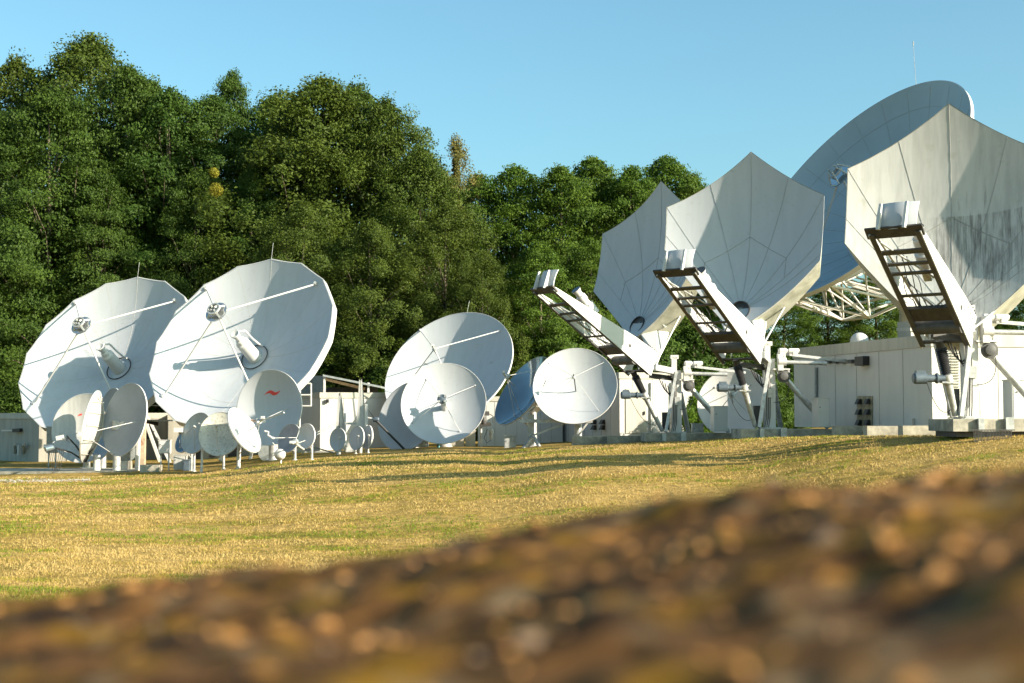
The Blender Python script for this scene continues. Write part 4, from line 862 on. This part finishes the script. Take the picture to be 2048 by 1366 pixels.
MB().box((GX(287, 66.5), 66.5, (tz(GX(287, 66.5), 66.5) + P(287, 835, 66.5).z) / 2), .26, .26, P(287, 835, 66.5).z - tz(GX(287, 66.5), 66.5)).build('shaft', mat('stained_pillar', (.46, .36, .25), .8, noise=.15, scale=3, patch=((.28, .14, .08), 4, .55, .65)), pl)
MB().tube((GX(277, 66.2), 66.2, tz(GX(277, 66.2), 66.2)), P(277, 860, 66.2), .11).build('pipe', M['white'], pl, smooth=40)
for px, lab in ((540, 'short dark trunk-like post in shade below the dish with the red mark'),): pass
# loose clutter between the pedestals
for i, (px, py, D, w_, lab) in enumerate(((255, 905, 67.5, .5, 'round grey cable drum behind the post of the broad shaded dish'), (537, 905, 68.5, .55, 'round grey cable drum in shade below the dish with the red mark'))):
    c = P(px, py, D); root = thing('cable_drum', (c.x, D, tz(c.x, D)), lab, 'cable drum')
    MB().lathe((c.x, D, c.z), (0, -1, 0), [(0, .42), (.05, .42), (.05, .2), (.35, .2), (.35, .42), (.4, .42)], 24).build('drum', M['corr'], root, smooth=30)
    MB().box((c.x, D - .2, (ORG[root.name].z + c.z - .4) / 2), .5, .3, max(c.z - .4 - ORG[root.name].z, .1)).build('stand', M['concrete'], root)
for (x0, x1, py, D, lab) in ((283, 322, 939, 64.5, 'low concrete kerb block by the tan pillar'), (1667, 1729, 864, 51.0, 'concrete block under the vent hoods of the long shelter'), (1730, 1800, 864, 49.2, 'stained concrete block under the near half of the long shelter wall'),
                              (1801, 1886, 864, 47.2, 'concrete block between the long shelter and the nearest hexagonal dish plinth'), (1144, 1214, 882, 62.6, 'dark concrete block below the bright face-on dish'), (1215, 1286, 881, 62.0, 'pale concrete block between the bright face-on dish and the farthest hexagonal dish')):
    a, b = P(x0, py, D), P(x1, py, D); hh = .42; z0 = a.z
    o = tag(MB().box((a + b) / 2, (b - a).length, .6, hh).build('concrete_block', M['concrete']), lab, 'concrete block')
fn = thing('railing', (GX(1985, 40), 40, 2.35), 'low dark metal railing beneath the nearest hexagonal dish base', 'railing')
mb = MB()
for k in range(26): mb.box(P(1948 + k * 3, 872, 39.2), .014, .014, .36)
mb.build('baluster', M['brown'], fn); MB().beam(P(1944, 860, 39.2), P(2030, 860, 39.2), .03, .03).build('rail', M['brown'], fn)
gs = tag(MB().hexa([P(-60, 945.5, 66.5) - Z * .1, P(262, 944, 64.8) - Z * .1, P(262, 944, 64.8) + Vector((0, 4, -.1)), P(-60, 944, 66.5) + Vector((0, 4, -.1)), P(-60, 945.5, 66.5) + Z * .05, P(262, 944, 64.8) + Z * .05, P(262, 944, 64.8) + Vector((0, 4, .05)), P(-60, 944, 66.5) + Vector((0, 4, .05))]).build('path', M['concrete']), 'pale concrete apron along the tan building', kind='structure')

# ================================================================ TREES
def leaf_mat(name, col, hue=.12, trans=.35):
    m = bpy.data.materials.new(name); m.use_nodes = True; nt = m.node_tree; N = nt.nodes; L = nt.links
    b = N['Principled BSDF']; out = N['Material Output']; b.inputs['Roughness'].default_value = .6; b.inputs['Specular IOR Level'].default_value = .2
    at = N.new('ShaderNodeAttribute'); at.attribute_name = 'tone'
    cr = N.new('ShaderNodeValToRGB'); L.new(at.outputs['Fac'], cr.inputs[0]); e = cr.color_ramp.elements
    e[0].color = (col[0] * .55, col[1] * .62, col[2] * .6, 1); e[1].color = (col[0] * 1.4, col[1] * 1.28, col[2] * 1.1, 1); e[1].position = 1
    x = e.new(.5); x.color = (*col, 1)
    oi = N.new('ShaderNodeObjectInfo'); hs = N.new('ShaderNodeHueSaturation'); mr = N.new('ShaderNodeMapRange')
    L.new(oi.outputs['Random'], mr.inputs[0]); mr.inputs[3].default_value = .5 - hue * .22; mr.inputs[4].default_value = .5 + hue * .22
    L.new(mr.outputs[0], hs.inputs['Hue']); L.new(cr.outputs[0], hs.inputs['Color'])
    tr = N.new('ShaderNodeBsdfTranslucent'); mx = N.new('ShaderNodeMixShader'); mx.inputs[0].default_value = trans
    L.new(hs.outputs[0], b.inputs['Base Color']); L.new(hs.outputs[0], tr.inputs[0]); L.new(b.outputs[0], mx.inputs[1]); L.new(tr.outputs[0], mx.inputs[2]); L.new(mx.outputs[0], out.inputs[0])
    return m
def quads_mesh(name, cen, size, nrm_bias, tone, m, ar=.55, g=None):
    n = len(cen); g = g or rng
    a = g.normal(size=(n, 3)); a /= np.linalg.norm(a, axis=1)[:, None]
    nn = g.normal(size=(n, 3)) * .75 + nrm_bias; nn /= np.linalg.norm(nn, axis=1)[:, None]
    x = np.cross(nn, a); x /= np.linalg.norm(x, axis=1)[:, None] + 1e-9; y = np.cross(nn, x)
    s = size[:, None]
    co = np.stack([cen - x * s, cen - y * s * ar, cen + x * s, cen + y * s * ar], 1).astype(np.float32)
    me = bpy.data.meshes.new(name); me.vertices.add(4 * n); me.vertices.foreach_set('co', co.ravel())
    idx = np.arange(4 * n, dtype=np.int32); me.loops.add(4 * n); me.loops.foreach_set('vertex_index', idx)
    me.polygons.add(n); me.polygons.foreach_set('loop_start', idx[::4].copy()); me.update(calc_edges=True)
    at = me.attributes.new('tone', 'FLOAT', 'FACE'); at.data.foreach_set('value', tone.astype(np.float32)); me.materials.append(m); return me
def make_crown(name, m, H, W, nclump, per, leaf, base=.12, flat=.6, top=.5, seed=1, droop=0., csize=1.0, lean=.0, solid=.72):
    """crown mesh in local coordinates, trunk foot at the origin"""
    g = np.random.default_rng(seed); cs = []; cr = []
    while len(cs) < nclump:
        h = g.uniform(base, 1.0); prof = (math.sin(math.pi * min(1, (h - base) / (1 - base) * .92 + .10)) ** top)
        a = g.uniform(0, 2 * math.pi); rr = W / 2 * prof * math.sqrt(g.uniform(.18, 1.0)) * (1 + .20 * math.sin(3 * a + seed) + .12 * math.sin(7 * h * 3 + a * 2))
        cs.append((rr * math.cos(a) + lean * h * H, rr * math.sin(a), h * H - .4)); cr.append(g.uniform(.7, 1.45) * csize * (1.15 - .45 * h))
    cs = np.array(cs); cr = np.array(cr); cen = []; bias = []; tone = []; size = []
    for k in range(nclump):
        n = int(per * (cr[k] / csize) ** 2 * g.uniform(.7, 1.2)); d = g.normal(size=(n, 3)); d /= np.linalg.norm(d, axis=1)[:, None]
        # ragged clump: twigs reaching out
        tw = g.normal(size=(9, 3)); tw /= np.linalg.norm(tw, axis=1)[:, None]; pr = np.max(d @ tw.T, axis=1)
        r = cr[k] * (g.uniform(0, 1, n) ** .42) * (.62 + .75 * np.clip(pr, 0, 1) ** 5)
        p = d * r[:, None]; p[:, 2] *= flat; p[:, 2] -= droop * (np.hypot(p[:, 0], p[:, 1]) / csize) ** 2
        cen.append(cs[k] + p); ax = np.array([cs[k][0] / W * 2, cs[k][1] / W * 2, .55]); bias.append(d * .5 + ax)
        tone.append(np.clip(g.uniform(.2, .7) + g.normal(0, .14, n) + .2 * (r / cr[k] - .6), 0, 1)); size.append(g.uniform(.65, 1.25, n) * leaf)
    # loose inner leaves so that gaps look into foliage, not through
    n = int(nclump * per * .16); h = g.uniform(base, .97, n); a = g.uniform(0, 2 * math.pi, n)
    prof = np.sin(np.pi * np.minimum(1, (h - base) / (1 - base) * .92 + .1)) ** top; rr = W / 2 * prof * np.sqrt(g.uniform(0, 1, n)) * solid
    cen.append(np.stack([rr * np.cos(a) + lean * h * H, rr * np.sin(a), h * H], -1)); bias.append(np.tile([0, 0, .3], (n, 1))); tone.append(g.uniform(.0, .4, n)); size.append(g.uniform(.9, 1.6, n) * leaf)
    cen, bias, tone, size = np.concatenate(cen), np.concatenate(bias), np.concatenate(tone), np.concatenate(size)
    return quads_mesh(name, cen, size, bias, tone, m, .55, g), cs
def make_trunk(name, H, cs, r, seed, lean=.0):
    g = np.random.default_rng(seed); mb = MB()
    pts = [(lean * H * t + .25 * math.sin(3 * t + seed) * t, .2 * math.sin(4 * t + seed) * t, H * t) for t in np.linspace(0, .9, 9)]; rs = [r * (1.25 if i == 0 else 1 - .85 * i / 8) for i in range(9)]
    mb.path(pts, rs, 8)
    for k in g.choice(len(cs), min(34, len(cs)), replace=False):
        c = Vector(cs[k]); t = max(.12, min(.85, (c.z / H) * .72)); i = t / .9 * 8; a = Vector(pts[int(i)]).lerp(Vector(pts[min(8, int(i) + 1)]), i - int(i))
        mid = a.lerp(c, .5) + Vector((g.normal(0, .3), g.normal(0, .3), .25)); rb = r * .28 * (1.1 - t); mb.path([a, a.lerp(mid, .6), mid, mid.lerp(c, .6) + Vector((0, 0, .15)), c], [rb, rb * .85, rb * .65, rb * .45, rb * .2], 5)
    me = bpy.data.meshes.new(name); me.from_pydata(mb.v, [], mb.f); me.materials.append(M['bark']); me.polygons.foreach_set('use_smooth', [True] * len(me.polygons)); return me
LM = {'deep': leaf_mat('deep_green_leaves', (.050, .092, .013), .03), 'olive': leaf_mat('olive_leaves', (.066, .098, .013), .03), 'fresh': leaf_mat('fresh_green_leaves', (.078, .134, .015), .03, .42),
      'birch': leaf_mat('yellow_green_leaves', (.17, .16, .045), .02, .4), 'mistle': leaf_mat('mistletoe_leaves', (.20, .19, .02), .02, .3), 'bright': leaf_mat('bright_green_leaves', (.11, .20, .02), .03, .45)}
PROTO = {}
def proto(kind, m, H, W, ncl, per, leaf, seeds, tr=.35, **kw):
    PROTO[kind] = []
    for sd in seeds:
        me, cs = make_crown(kind + '_crown', LM[m], H, W, ncl, per, leaf, seed=sd, **kw)
        PROTO[kind].append((me, make_trunk(kind + '_trunk', H, cs, tr, sd), H, W))
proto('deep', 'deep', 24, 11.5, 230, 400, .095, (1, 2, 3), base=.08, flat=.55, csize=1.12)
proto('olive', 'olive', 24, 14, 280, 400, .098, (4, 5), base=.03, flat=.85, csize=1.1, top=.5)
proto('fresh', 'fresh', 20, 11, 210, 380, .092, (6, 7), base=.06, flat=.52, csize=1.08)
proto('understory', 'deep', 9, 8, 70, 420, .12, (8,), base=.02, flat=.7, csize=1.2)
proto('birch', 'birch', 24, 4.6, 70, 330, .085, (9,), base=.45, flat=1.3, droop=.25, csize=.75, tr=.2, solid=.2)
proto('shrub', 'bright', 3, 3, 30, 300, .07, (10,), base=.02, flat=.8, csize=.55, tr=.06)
def tree(kind, px, ytop, D, label, v=0, wscale=1., group='trees of the wood behind the dishes', name=None, cat='tree'):
    cme, tme, H, W = PROTO[kind][v % len(PROTO[kind])]; x = GX(px, D); gz = tz(x, D); top = P(px, ytop, D).z
    s = (top - gz) / H; nm = name or {'birch': 'birch_tree', 'understory': 'understory_tree', 'shrub': 'shrub'}.get(kind, 'broadleaf_tree')
    root = thing(nm, (x, D, gz), label, cat, group); root.rotation_euler.z = random.uniform(0, 6.28)
    for n_, me in (('trunk', tme), ('crown', cme)):
        o = bpy.data.objects.new(n_, me); C.objects.link(o); o.parent = root; o.scale = (s * wscale, s * wscale, s)
    return root
TREES = [
 # kind, px, ytop, D, variant, wscale, label
 ('deep', -120, 120, 108, 0, 1.0, 'tall dark tree cut off by the left edge of the wood'),
 ('olive', 20, 110, 122, 1, .9, 'olive-topped tall tree at the far left skyline'),
 ('olive', 170, 70, 120, 0, 1.0, 'highest olive-topped tree at the left of the skyline'),
 ('deep', 95, 165, 106, 1, .95, 'dark layered tree in front of the highest olive-topped one'),
 ('deep', -10, 230, 98, 2, .9, 'dark tree at the left edge above the leftmost large dish'),
 ('deep', 245, 130, 112, 2, .9, 'dark green tree just right of the highest olive-topped one'),
 ('deep', 330, 165, 110, 0, .9, 'dark green tree on the sloping skyline above the twin large dishes'),
 ('deep', 420, 180, 112, 1, .9, 'dark green tree with feathery layers, left of the small pointed treetop'),
 ('deep', 460, 140, 118, 2, .55, 'slender tree whose small pointed top rises above the left wood'),
 ('deep', 200, 330, 96, 0, .85, 'shaded tree directly above the leftmost large dish'),
 ('deep', 390, 330, 97, 1, .85, 'dark tree above the gap between the twin large dishes, beside the dark hollow'),
 ('deep', 60, 420, 92, 2, .85, 'lower dark tree left of the leftmost large dish'),
 ('fresh', 545, 180, 118, 0, .8, 'lighter green tree between the pointed treetop and the broad olive tree'),
 ('deep', 500, 330, 104, 0, .7, 'dark tree in the hollow left of the broad olive tree'),
 ('olive', 640, 155, 108, 0, 1.2, 'broad olive tree with a rounded top in the middle of the wood'),
 ('olive', 710, 166, 112, 1, 1.0, 'olive tree whose top levels with the broad rounded one, just right of it'),
 ('deep', 590, 185, 114, 1, .9, 'dark tree on the left shoulder of the broad rounded olive one'),
 ('fresh', 1230, 350, 113, 0, 1.2, 'fresh green tree filling the dip in the right-hand row'),
 ('deep', 290, 150, 118, 1, .9, 'dark tree on the skyline between the highest tree and the slope'),
 ('olive', 770, 195, 106, 1, .9, 'olive tree on the right shoulder of the broad rounded one'),
 ('olive', 600, 400, 95, 1, 1.0, 'olive tree low behind the right twin dish rim'),
 ('olive', 840, 295, 103, 0, .85, 'olive tree stepping down towards the birch'),
 ('birch', 911, 272, 108, 0, 1.0, 'thin drooping birch with a yellowish top poking above the wood'),
 ('olive', 740, 440, 93, 0, 1.05, 'olive tree behind the flat-roofed shelter with the canopy'),
 ('olive', 890, 400, 94, 1, 1.0, 'olive tree rising behind the central round dish'),
 ('olive', 965, 500, 90, 0, .85, 'lower olive tree right of the central round dish'),
 ('fresh', 955, 345, 112, 1, .8, 'pale green treetop just right of the birch'),
 ('fresh', 1030, 322, 108, 0, 1.0, 'fresh green tree, first of the right-hand row after the birch'),
 ('fresh', 1120, 330, 106, 1, 1.0, 'fresh green tree in the right-hand row above the leftmost boom end'),
 ('fresh', 1185, 305, 110, 0, .95, 'fresh green tree with the highest top of the right-hand row'),
 ('fresh', 1265, 330, 107, 1, .9, 'fresh green tree behind the top of the farthest hexagonal dish'),
 ('fresh', 1335, 303, 110, 0, .95, 'fresh green tree whose top shows between the two left hexagonal dishes'),
 ('fresh', 1385, 345, 108, 1, .7, 'fresh green tree at the end of the row against the middle hexagonal dish'),
 ('fresh', 1080, 480, 92, 1, 1.0, 'lower green tree behind the tilted boom end of the farthest hexagonal dish'),
 ('fresh', 1180, 470, 95, 0, 1.0, 'lower green tree left of the farthest hexagonal dish'),
 ('fresh', 1300, 500, 96, 1, 1.0, 'lower green tree behind the farthest hexagonal dish hub'),
 ('fresh', 1420, 560, 98, 0, .9, 'green tree seen between the booms of the two left hexagonal dishes'),
 ('fresh', 1570, 572, 112, 1, 1.2, 'green tree below the left end of the white lattice backing'),
 ('fresh', 1660, 560, 116, 0, 1.3, 'green tree under the middle of the white lattice backing'),
 ('fresh', 1755, 545, 112, 1, 1.3, 'bright green tree above the small roof dome'),
 ('fresh', 1860, 540, 118, 0, 1.3, 'green tree behind the roof block of the long shelter'),
 ('fresh', 1960, 545, 120, 1, 1.3, 'green tree behind the nearest hexagonal dish mount'),
 ('fresh', 2060, 550, 118, 0, 1.3, 'green tree at the right edge under the nearest hexagonal dish'),
]
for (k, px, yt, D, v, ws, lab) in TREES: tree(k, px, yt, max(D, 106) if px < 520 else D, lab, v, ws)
U = [(-60, 740, 90), (15, 770, 88), (110, 700, 90), (230, 690, 91), (330, 700, 90), (440, 690, 92), (530, 680, 91), (640, 690, 90), (720, 670, 89), (800, 690, 90), (1010, 690, 88), (1100, 660, 88), (1200, 650, 89), (1300, 640, 90), (1390, 650, 90), (1480, 660, 92), (1545, 690, 96)]
UL = ['low shade tree beyond the far left edge', 'low bush-like tree beside the leftmost large dish', 'low tree hidden behind the left part of the leftmost large dish', 'low tree behind the middle of the leftmost large dish', 'low tree between the twin large dishes', 'low tree behind the left half of the right twin dish', 'low tree behind the right half of the right twin dish',
      'low tree behind the right rim of the right twin dish', 'low tree just above the canopy roof', 'low tree left of the central round dish rim', 'low tree between the central round dish and the dark glossy one', 'low tree above the bright face-on dish', 'low tree under the boom of the farthest hexagonal dish', 'low tree behind the mount of the farthest hexagonal dish', 'low tree behind the white motor of the farthest hexagonal dish', 'low tree behind the boom base of the middle hexagonal dish', 'low tree where the long shelter roof begins']
for (px, yt, D), lab in zip(U, UL): tree('understory', px, yt, D + (15 if px < 560 else 4), lab, 0, 1.15, 'low trees along the foot of the wood')
tree('shrub', 1400, 772, 64.5, 'bright green shrub in the gap between shelter and round dish behind the mounts', 0, .8, 'bright shrubs by the shelters', cat='shrub')
tree('shrub', 1388, 800, 66, 'lower bright shrub touching the shelter corner in the same gap', 0, 1.0, 'bright shrubs by the shelters', cat='shrub')
for i, (px, py, D, r_) in enumerate(((432, 380, 100, .5), (428, 345, 100, .35))):
    c = P(px, py, 94); g = np.random.default_rng(40 + i); n = 900; d = g.normal(size=(n, 3)); d /= np.linalg.norm(d, axis=1)[:, None]
    me = quads_mesh('mistletoe', d * (r_ * g.uniform(0, 1, n) ** .4)[:, None], g.uniform(.05, .08, n), d, g.uniform(.2, .9, n), LM['mistle'], .4, g)
    o = bpy.data.objects.new('mistletoe_ball', me); C.objects.link(o); o.location = c; tag(o, ('larger' if i == 0 else 'smaller') + ' yellow mistletoe ball hanging in the dark hollow of the wood', 'mistletoe')

# ================================================================ GRASS
def grass_blades():
    n = 760000; g = rng
    u = g.uniform(-.40, .40, n); wide_ = g.uniform(0, 1, n) < .28; u[wide_] = np.sign(u[wide_]) * g.uniform(.40, .72, int(wide_.sum())); D = 13.5 * (62 / 13.5) ** (g.uniform(0, 1, n) ** .9); x = u * D; y = D
    dc = np.interp(u, _U, _D)
    keep = y < dc + 2.5; x, y = x[keep], y[keep]; n = len(x)
    z = terrain(x, y)
    patch = fbm(x / 2.6, y / 1.5, 21, 4); p2 = fbm(x / .5, y / .4, 31, 3); green = np.clip(.5 + patch * 1.9 + p2 * .6 - .17 + .12 * np.clip((36 - y) / 10, 0, 1), 0, 1)
    keep = g.uniform(0, 1, n) < np.clip(.55 + p2 * 1.1 + .25 * (y < 30), .12, 1)
    x, y, z, green, p2 = [a[keep] for a in (x, y, z, green, p2)]; n = len(x)
    h = (.018 + .040 * g.uniform(0, 1, n) ** 2.2) * (1 + .8 * np.clip(p2, -.4, .6)) * (1 + (y > 40) * .2); tall = g.uniform(0, 1, n) < .018; h[tall] *= 1.6
    wd = np.clip(y * .00042, .006, .022) * g.uniform(.7, 1.3, n); a = g.uniform(0, np.pi, n); lx, ly = g.normal(0, .5, n) * h, g.normal(0, .5, n) * h
    dx, dy = np.cos(a) * wd, np.sin(a) * wd
    co = np.stack([np.stack([x - dx, y - dy, z - .01], -1), np.stack([x + dx, y + dy, z - .01], -1), np.stack([x + lx, y + ly, z + h], -1)], 1).astype(np.float32)
    me = bpy.data.meshes.new('grass'); me.vertices.add(3 * n); me.vertices.foreach_set('co', co.ravel()); idx = np.arange(3 * n, dtype=np.int32)
    me.loops.add(3 * n); me.loops.foreach_set('vertex_index', idx); me.polygons.add(n); me.polygons.foreach_set('loop_start', idx[::3].copy()); me.update(calc_edges=True)
    t = np.clip(green + g.normal(0, .15, n), 0, 1); t[tall] = .05
    me.attributes.new('tone', 'FLOAT', 'FACE').data.foreach_set('value', t.astype(np.float32))
    m = bpy.data.materials.new('grass_blades'); m.use_nodes = True; N = m.node_tree.nodes; L = m.node_tree.links; b = N['Principled BSDF']; b.inputs['Roughness'].default_value = .7; b.inputs['Specular IOR Level'].default_value = .2
    at = N.new('ShaderNodeAttribute'); at.attribute_name = 'tone'; cr = N.new('ShaderNodeValToRGB'); L.new(at.outputs['Fac'], cr.inputs[0]); e = cr.color_ramp.elements
    e[0].color = (.52, .375, .15, 1); e[1].color = (.15, .21, .02, 1); x_ = e.new(.5); x_.color = (.45, .31, .10, 1); x2 = e.new(.76); x2.color = (.28, .25, .035, 1)
    tr = N.new('ShaderNodeBsdfTranslucent'); mx = N.new('ShaderNodeMixShader'); mx.inputs[0].default_value = .4
    L.new(cr.outputs[0], b.inputs['Base Color']); L.new(cr.outputs[0], tr.inputs[0]); L.new(b.outputs[0], mx.inputs[1]); L.new(tr.outputs[0], mx.inputs[2]); L.new(mx.outputs[0], N['Material Output'].inputs[0])
    me.materials.append(m); o = bpy.data.objects.new('grass', me); C.objects.link(o); tag(o, 'short dry yellow grass with green patches covering the field', 'grass', kind='stuff')
grass_blades()
# gravel strip on the left of the field
def scatter_stones(name, label, n, xf, size, cols, seed, kind='stuff'):
    g = np.random.default_rng(seed); V = []; Fc = []; base = [(-1, 0, 0), (1, 0, 0), (0, -1, 0), (0, 1, 0), (0, 0, -.6), (0, 0, .7)]; fc = [(0, 2, 5), (2, 1, 5), (1, 3, 5), (3, 0, 5), (2, 0, 4), (1, 2, 4), (3, 1, 4), (0, 3, 4)]
    tn = []
    for i in range(n):
        p, s = xf(g), size(g); R = Matrix.Rotation(g.uniform(0, 6.28), 3, 'Z') @ Matrix.Rotation(g.uniform(-.6, .6), 3, 'X'); b0 = len(V)
        sc = Vector((g.uniform(.7, 1.3), g.uniform(.6, 1.1), g.uniform(.35, .8))) * s
        for q in base: V.append(tuple(Vector(p) + R @ Vector((q[0] * sc.x, q[1] * sc.y, q[2] * sc.z))))
        Fc += [tuple(b0 + j for j in f) for f in fc]; tn += [g.uniform()] * 8
    me = bpy.data.meshes.new(name); me.from_pydata(V, [], Fc); me.attributes.new('tone', 'FLOAT', 'FACE').data.foreach_set('value', np.array(tn, np.float32))
    m = bpy.data.materials.new(name + '_surface'); m.use_nodes = True; N = m.node_tree.nodes; L = m.node_tree.links; b = N['Principled BSDF']; b.inputs['Roughness'].default_value = .6
    at = N.new('ShaderNodeAttribute'); at.attribute_name = 'tone'; cr = N.new('ShaderNodeValToRGB'); cr.color_ramp.interpolation = 'CONSTANT'; L.new(at.outputs['Fac'], cr.inputs[0]); el = cr.color_ramp.elements
    for i, c in enumerate(cols):
        x = el[i] if i < 2 else el.new(0.); x.position = i / len(cols); x.color = (*c, 1)
    L.new(cr.outputs[0], b.inputs['Base Color']); me.materials.append(m); o = bpy.data.objects.new(name, me); C.objects.link(o); tag(o, label, name.replace('_', ' '), kind=kind); return o
def gpos(g):
    t = g.uniform(); D = g.normal(58.5, .7); px = g.uniform(-10, 185) ; x = GX(px, D); return (x, D, tz(x, D) + .03)
scatter_stones('gravel', 'pale gravel strip in the field at the left', 520, gpos, lambda g: g.uniform(.02, .06), [(.34, .30, .25), (.22, .18, .13), (.42, .38, .33), (.15, .12, .08)], 3)

# ================================================================ MOSSY LEDGE IN THE FOREGROUND
def ledge_z(x, y):
    yc = 1.30 - .10 * x                                   # crest line
    crest = 2.897 + .139 * np.clip(x, -1.2, 1.2) + .012 * fbm(x / .16, y * 0 + 3.3, 71, 3)
    near = np.clip(yc - y, 0, None); z = crest - .030 * near - .02 * near ** 2
    bump = .028 * fbm(x / .20, y / .13, 51, 3) + .014 * fbm(x / .05, y / .032, 61, 4)
    far = np.clip(y - yc, 0, None); z = z - .10 * far - .75 * far ** 2 / (1 + .35 * far)
    back = np.clip(-.3 - y, 0, None); z = z - 1.0 * back ** 1.3
    side = np.clip(np.abs(x) - 2.2, 0, None); z = z - .5 * side ** 1.3
    return np.maximum(z + bump * np.where(y < yc + .3, 1, 2.2), -.1)
def ledge_mat():
    m = bpy.data.materials.new('mossy_stone'); m.use_nodes = True; nt = m.node_tree; N = nt.nodes; L = nt.links; b = N['Principled BSDF']; b.inputs['Roughness'].default_value = .9; b.inputs['Specular IOR Level'].default_value = .12
    tc = N.new('ShaderNodeTexCoord')
    def noise(sc, det, off=0):
        mp = N.new('ShaderNodeMapping'); mp.inputs['Location'].default_value = (off, off * .7, 0); mp.inputs['Scale'].default_value = (1.25, 1.9, 1.5); L.new(tc.outputs['Object'], mp.inputs[0])
        n = N.new('ShaderNodeTexNoise'); n.inputs['Scale'].default_value = sc; n.inputs['Detail'].default_value = det; n.inputs['Roughness'].default_value = .6; L.new(mp.outputs[0], n.inputs[0]); return n.outputs[0]
    def ramp(s, a, b_):
        r = N.new('ShaderNodeValToRGB'); r.color_ramp.elements[0].position = a; r.color_ramp.elements[1].position = b_; L.new(s, r.inputs[0]); return r.outputs[0]
    def mix(f, a, c):
        x = N.new('ShaderNodeMix'); x.data_type = 'RGBA'; L.new(f, x.inputs[0])
        if hasattr(a, 'links'): L.new(a, x.inputs[6])
        else: x.inputs[6].default_value = (*a, 1)
        x.inputs[7].default_value = (*c, 1); return x.outputs[2]
    c = mix(ramp(noise(9, 6), .40, .60), (.022, .011, .005), (.10, .048, .016))
    c = mix(ramp(noise(7, 4, 5), .52, .64), c, (.15, .078, .005))
    c = mix(ramp(noise(10, 5, 9), .54, .66), c, (.15, .105, .06))
    c = mix(ramp(noise(24, 4, 13), .60, .68), c, (.27, .13, .03))
    c = mix(ramp(noise(15, 5, 21), .58, .66), c, (.006, .004, .003))
    L.new(c, b.inputs['Base Color']); return m
lxs = cat_axis((-7, -1.2, .12), (-1.2, 1.2, .008), (1.2, 7.1, .12)); lys = cat_axis((-6, -.2, .15), (-.2, .35, .03), (.35, 1.9, .007), (1.9, 3, .03), (3, 7.1, .12))
lz0 = 3.0
led = grid_mesh('stone_ledge', lxs, lys, ledge_z, ledge_mat()); tag(led, 'out-of-focus mossy brown stone ledge filling the foreground', 'stone ledge')
def lpos(g):
    while True:
        x, y = g.uniform(-.75, .75), g.uniform(.55, 1.5)
        if abs(x) < .42 * y + .06 and g.uniform() < .08 + 2.2 * max(0, float(fbm(np.array([x / .12]), np.array([y / .12]), 91, 2)[0])): break
    return (x, y, float(ledge_z(np.array([x]), np.array([y]))[0]) + .002)
scatter_stones('leaf_litter', 'blurred orange and tan leaf crumbs scattered on the mossy ledge', 420, lpos, lambda g: .003 + .009 * g.uniform() ** 2.2, [(.36, .17, .045), (.05, .03, .015), (.03, .02, .01), (.16, .09, .012), (.19, .12, .07), (.10, .05, .02)], 5)
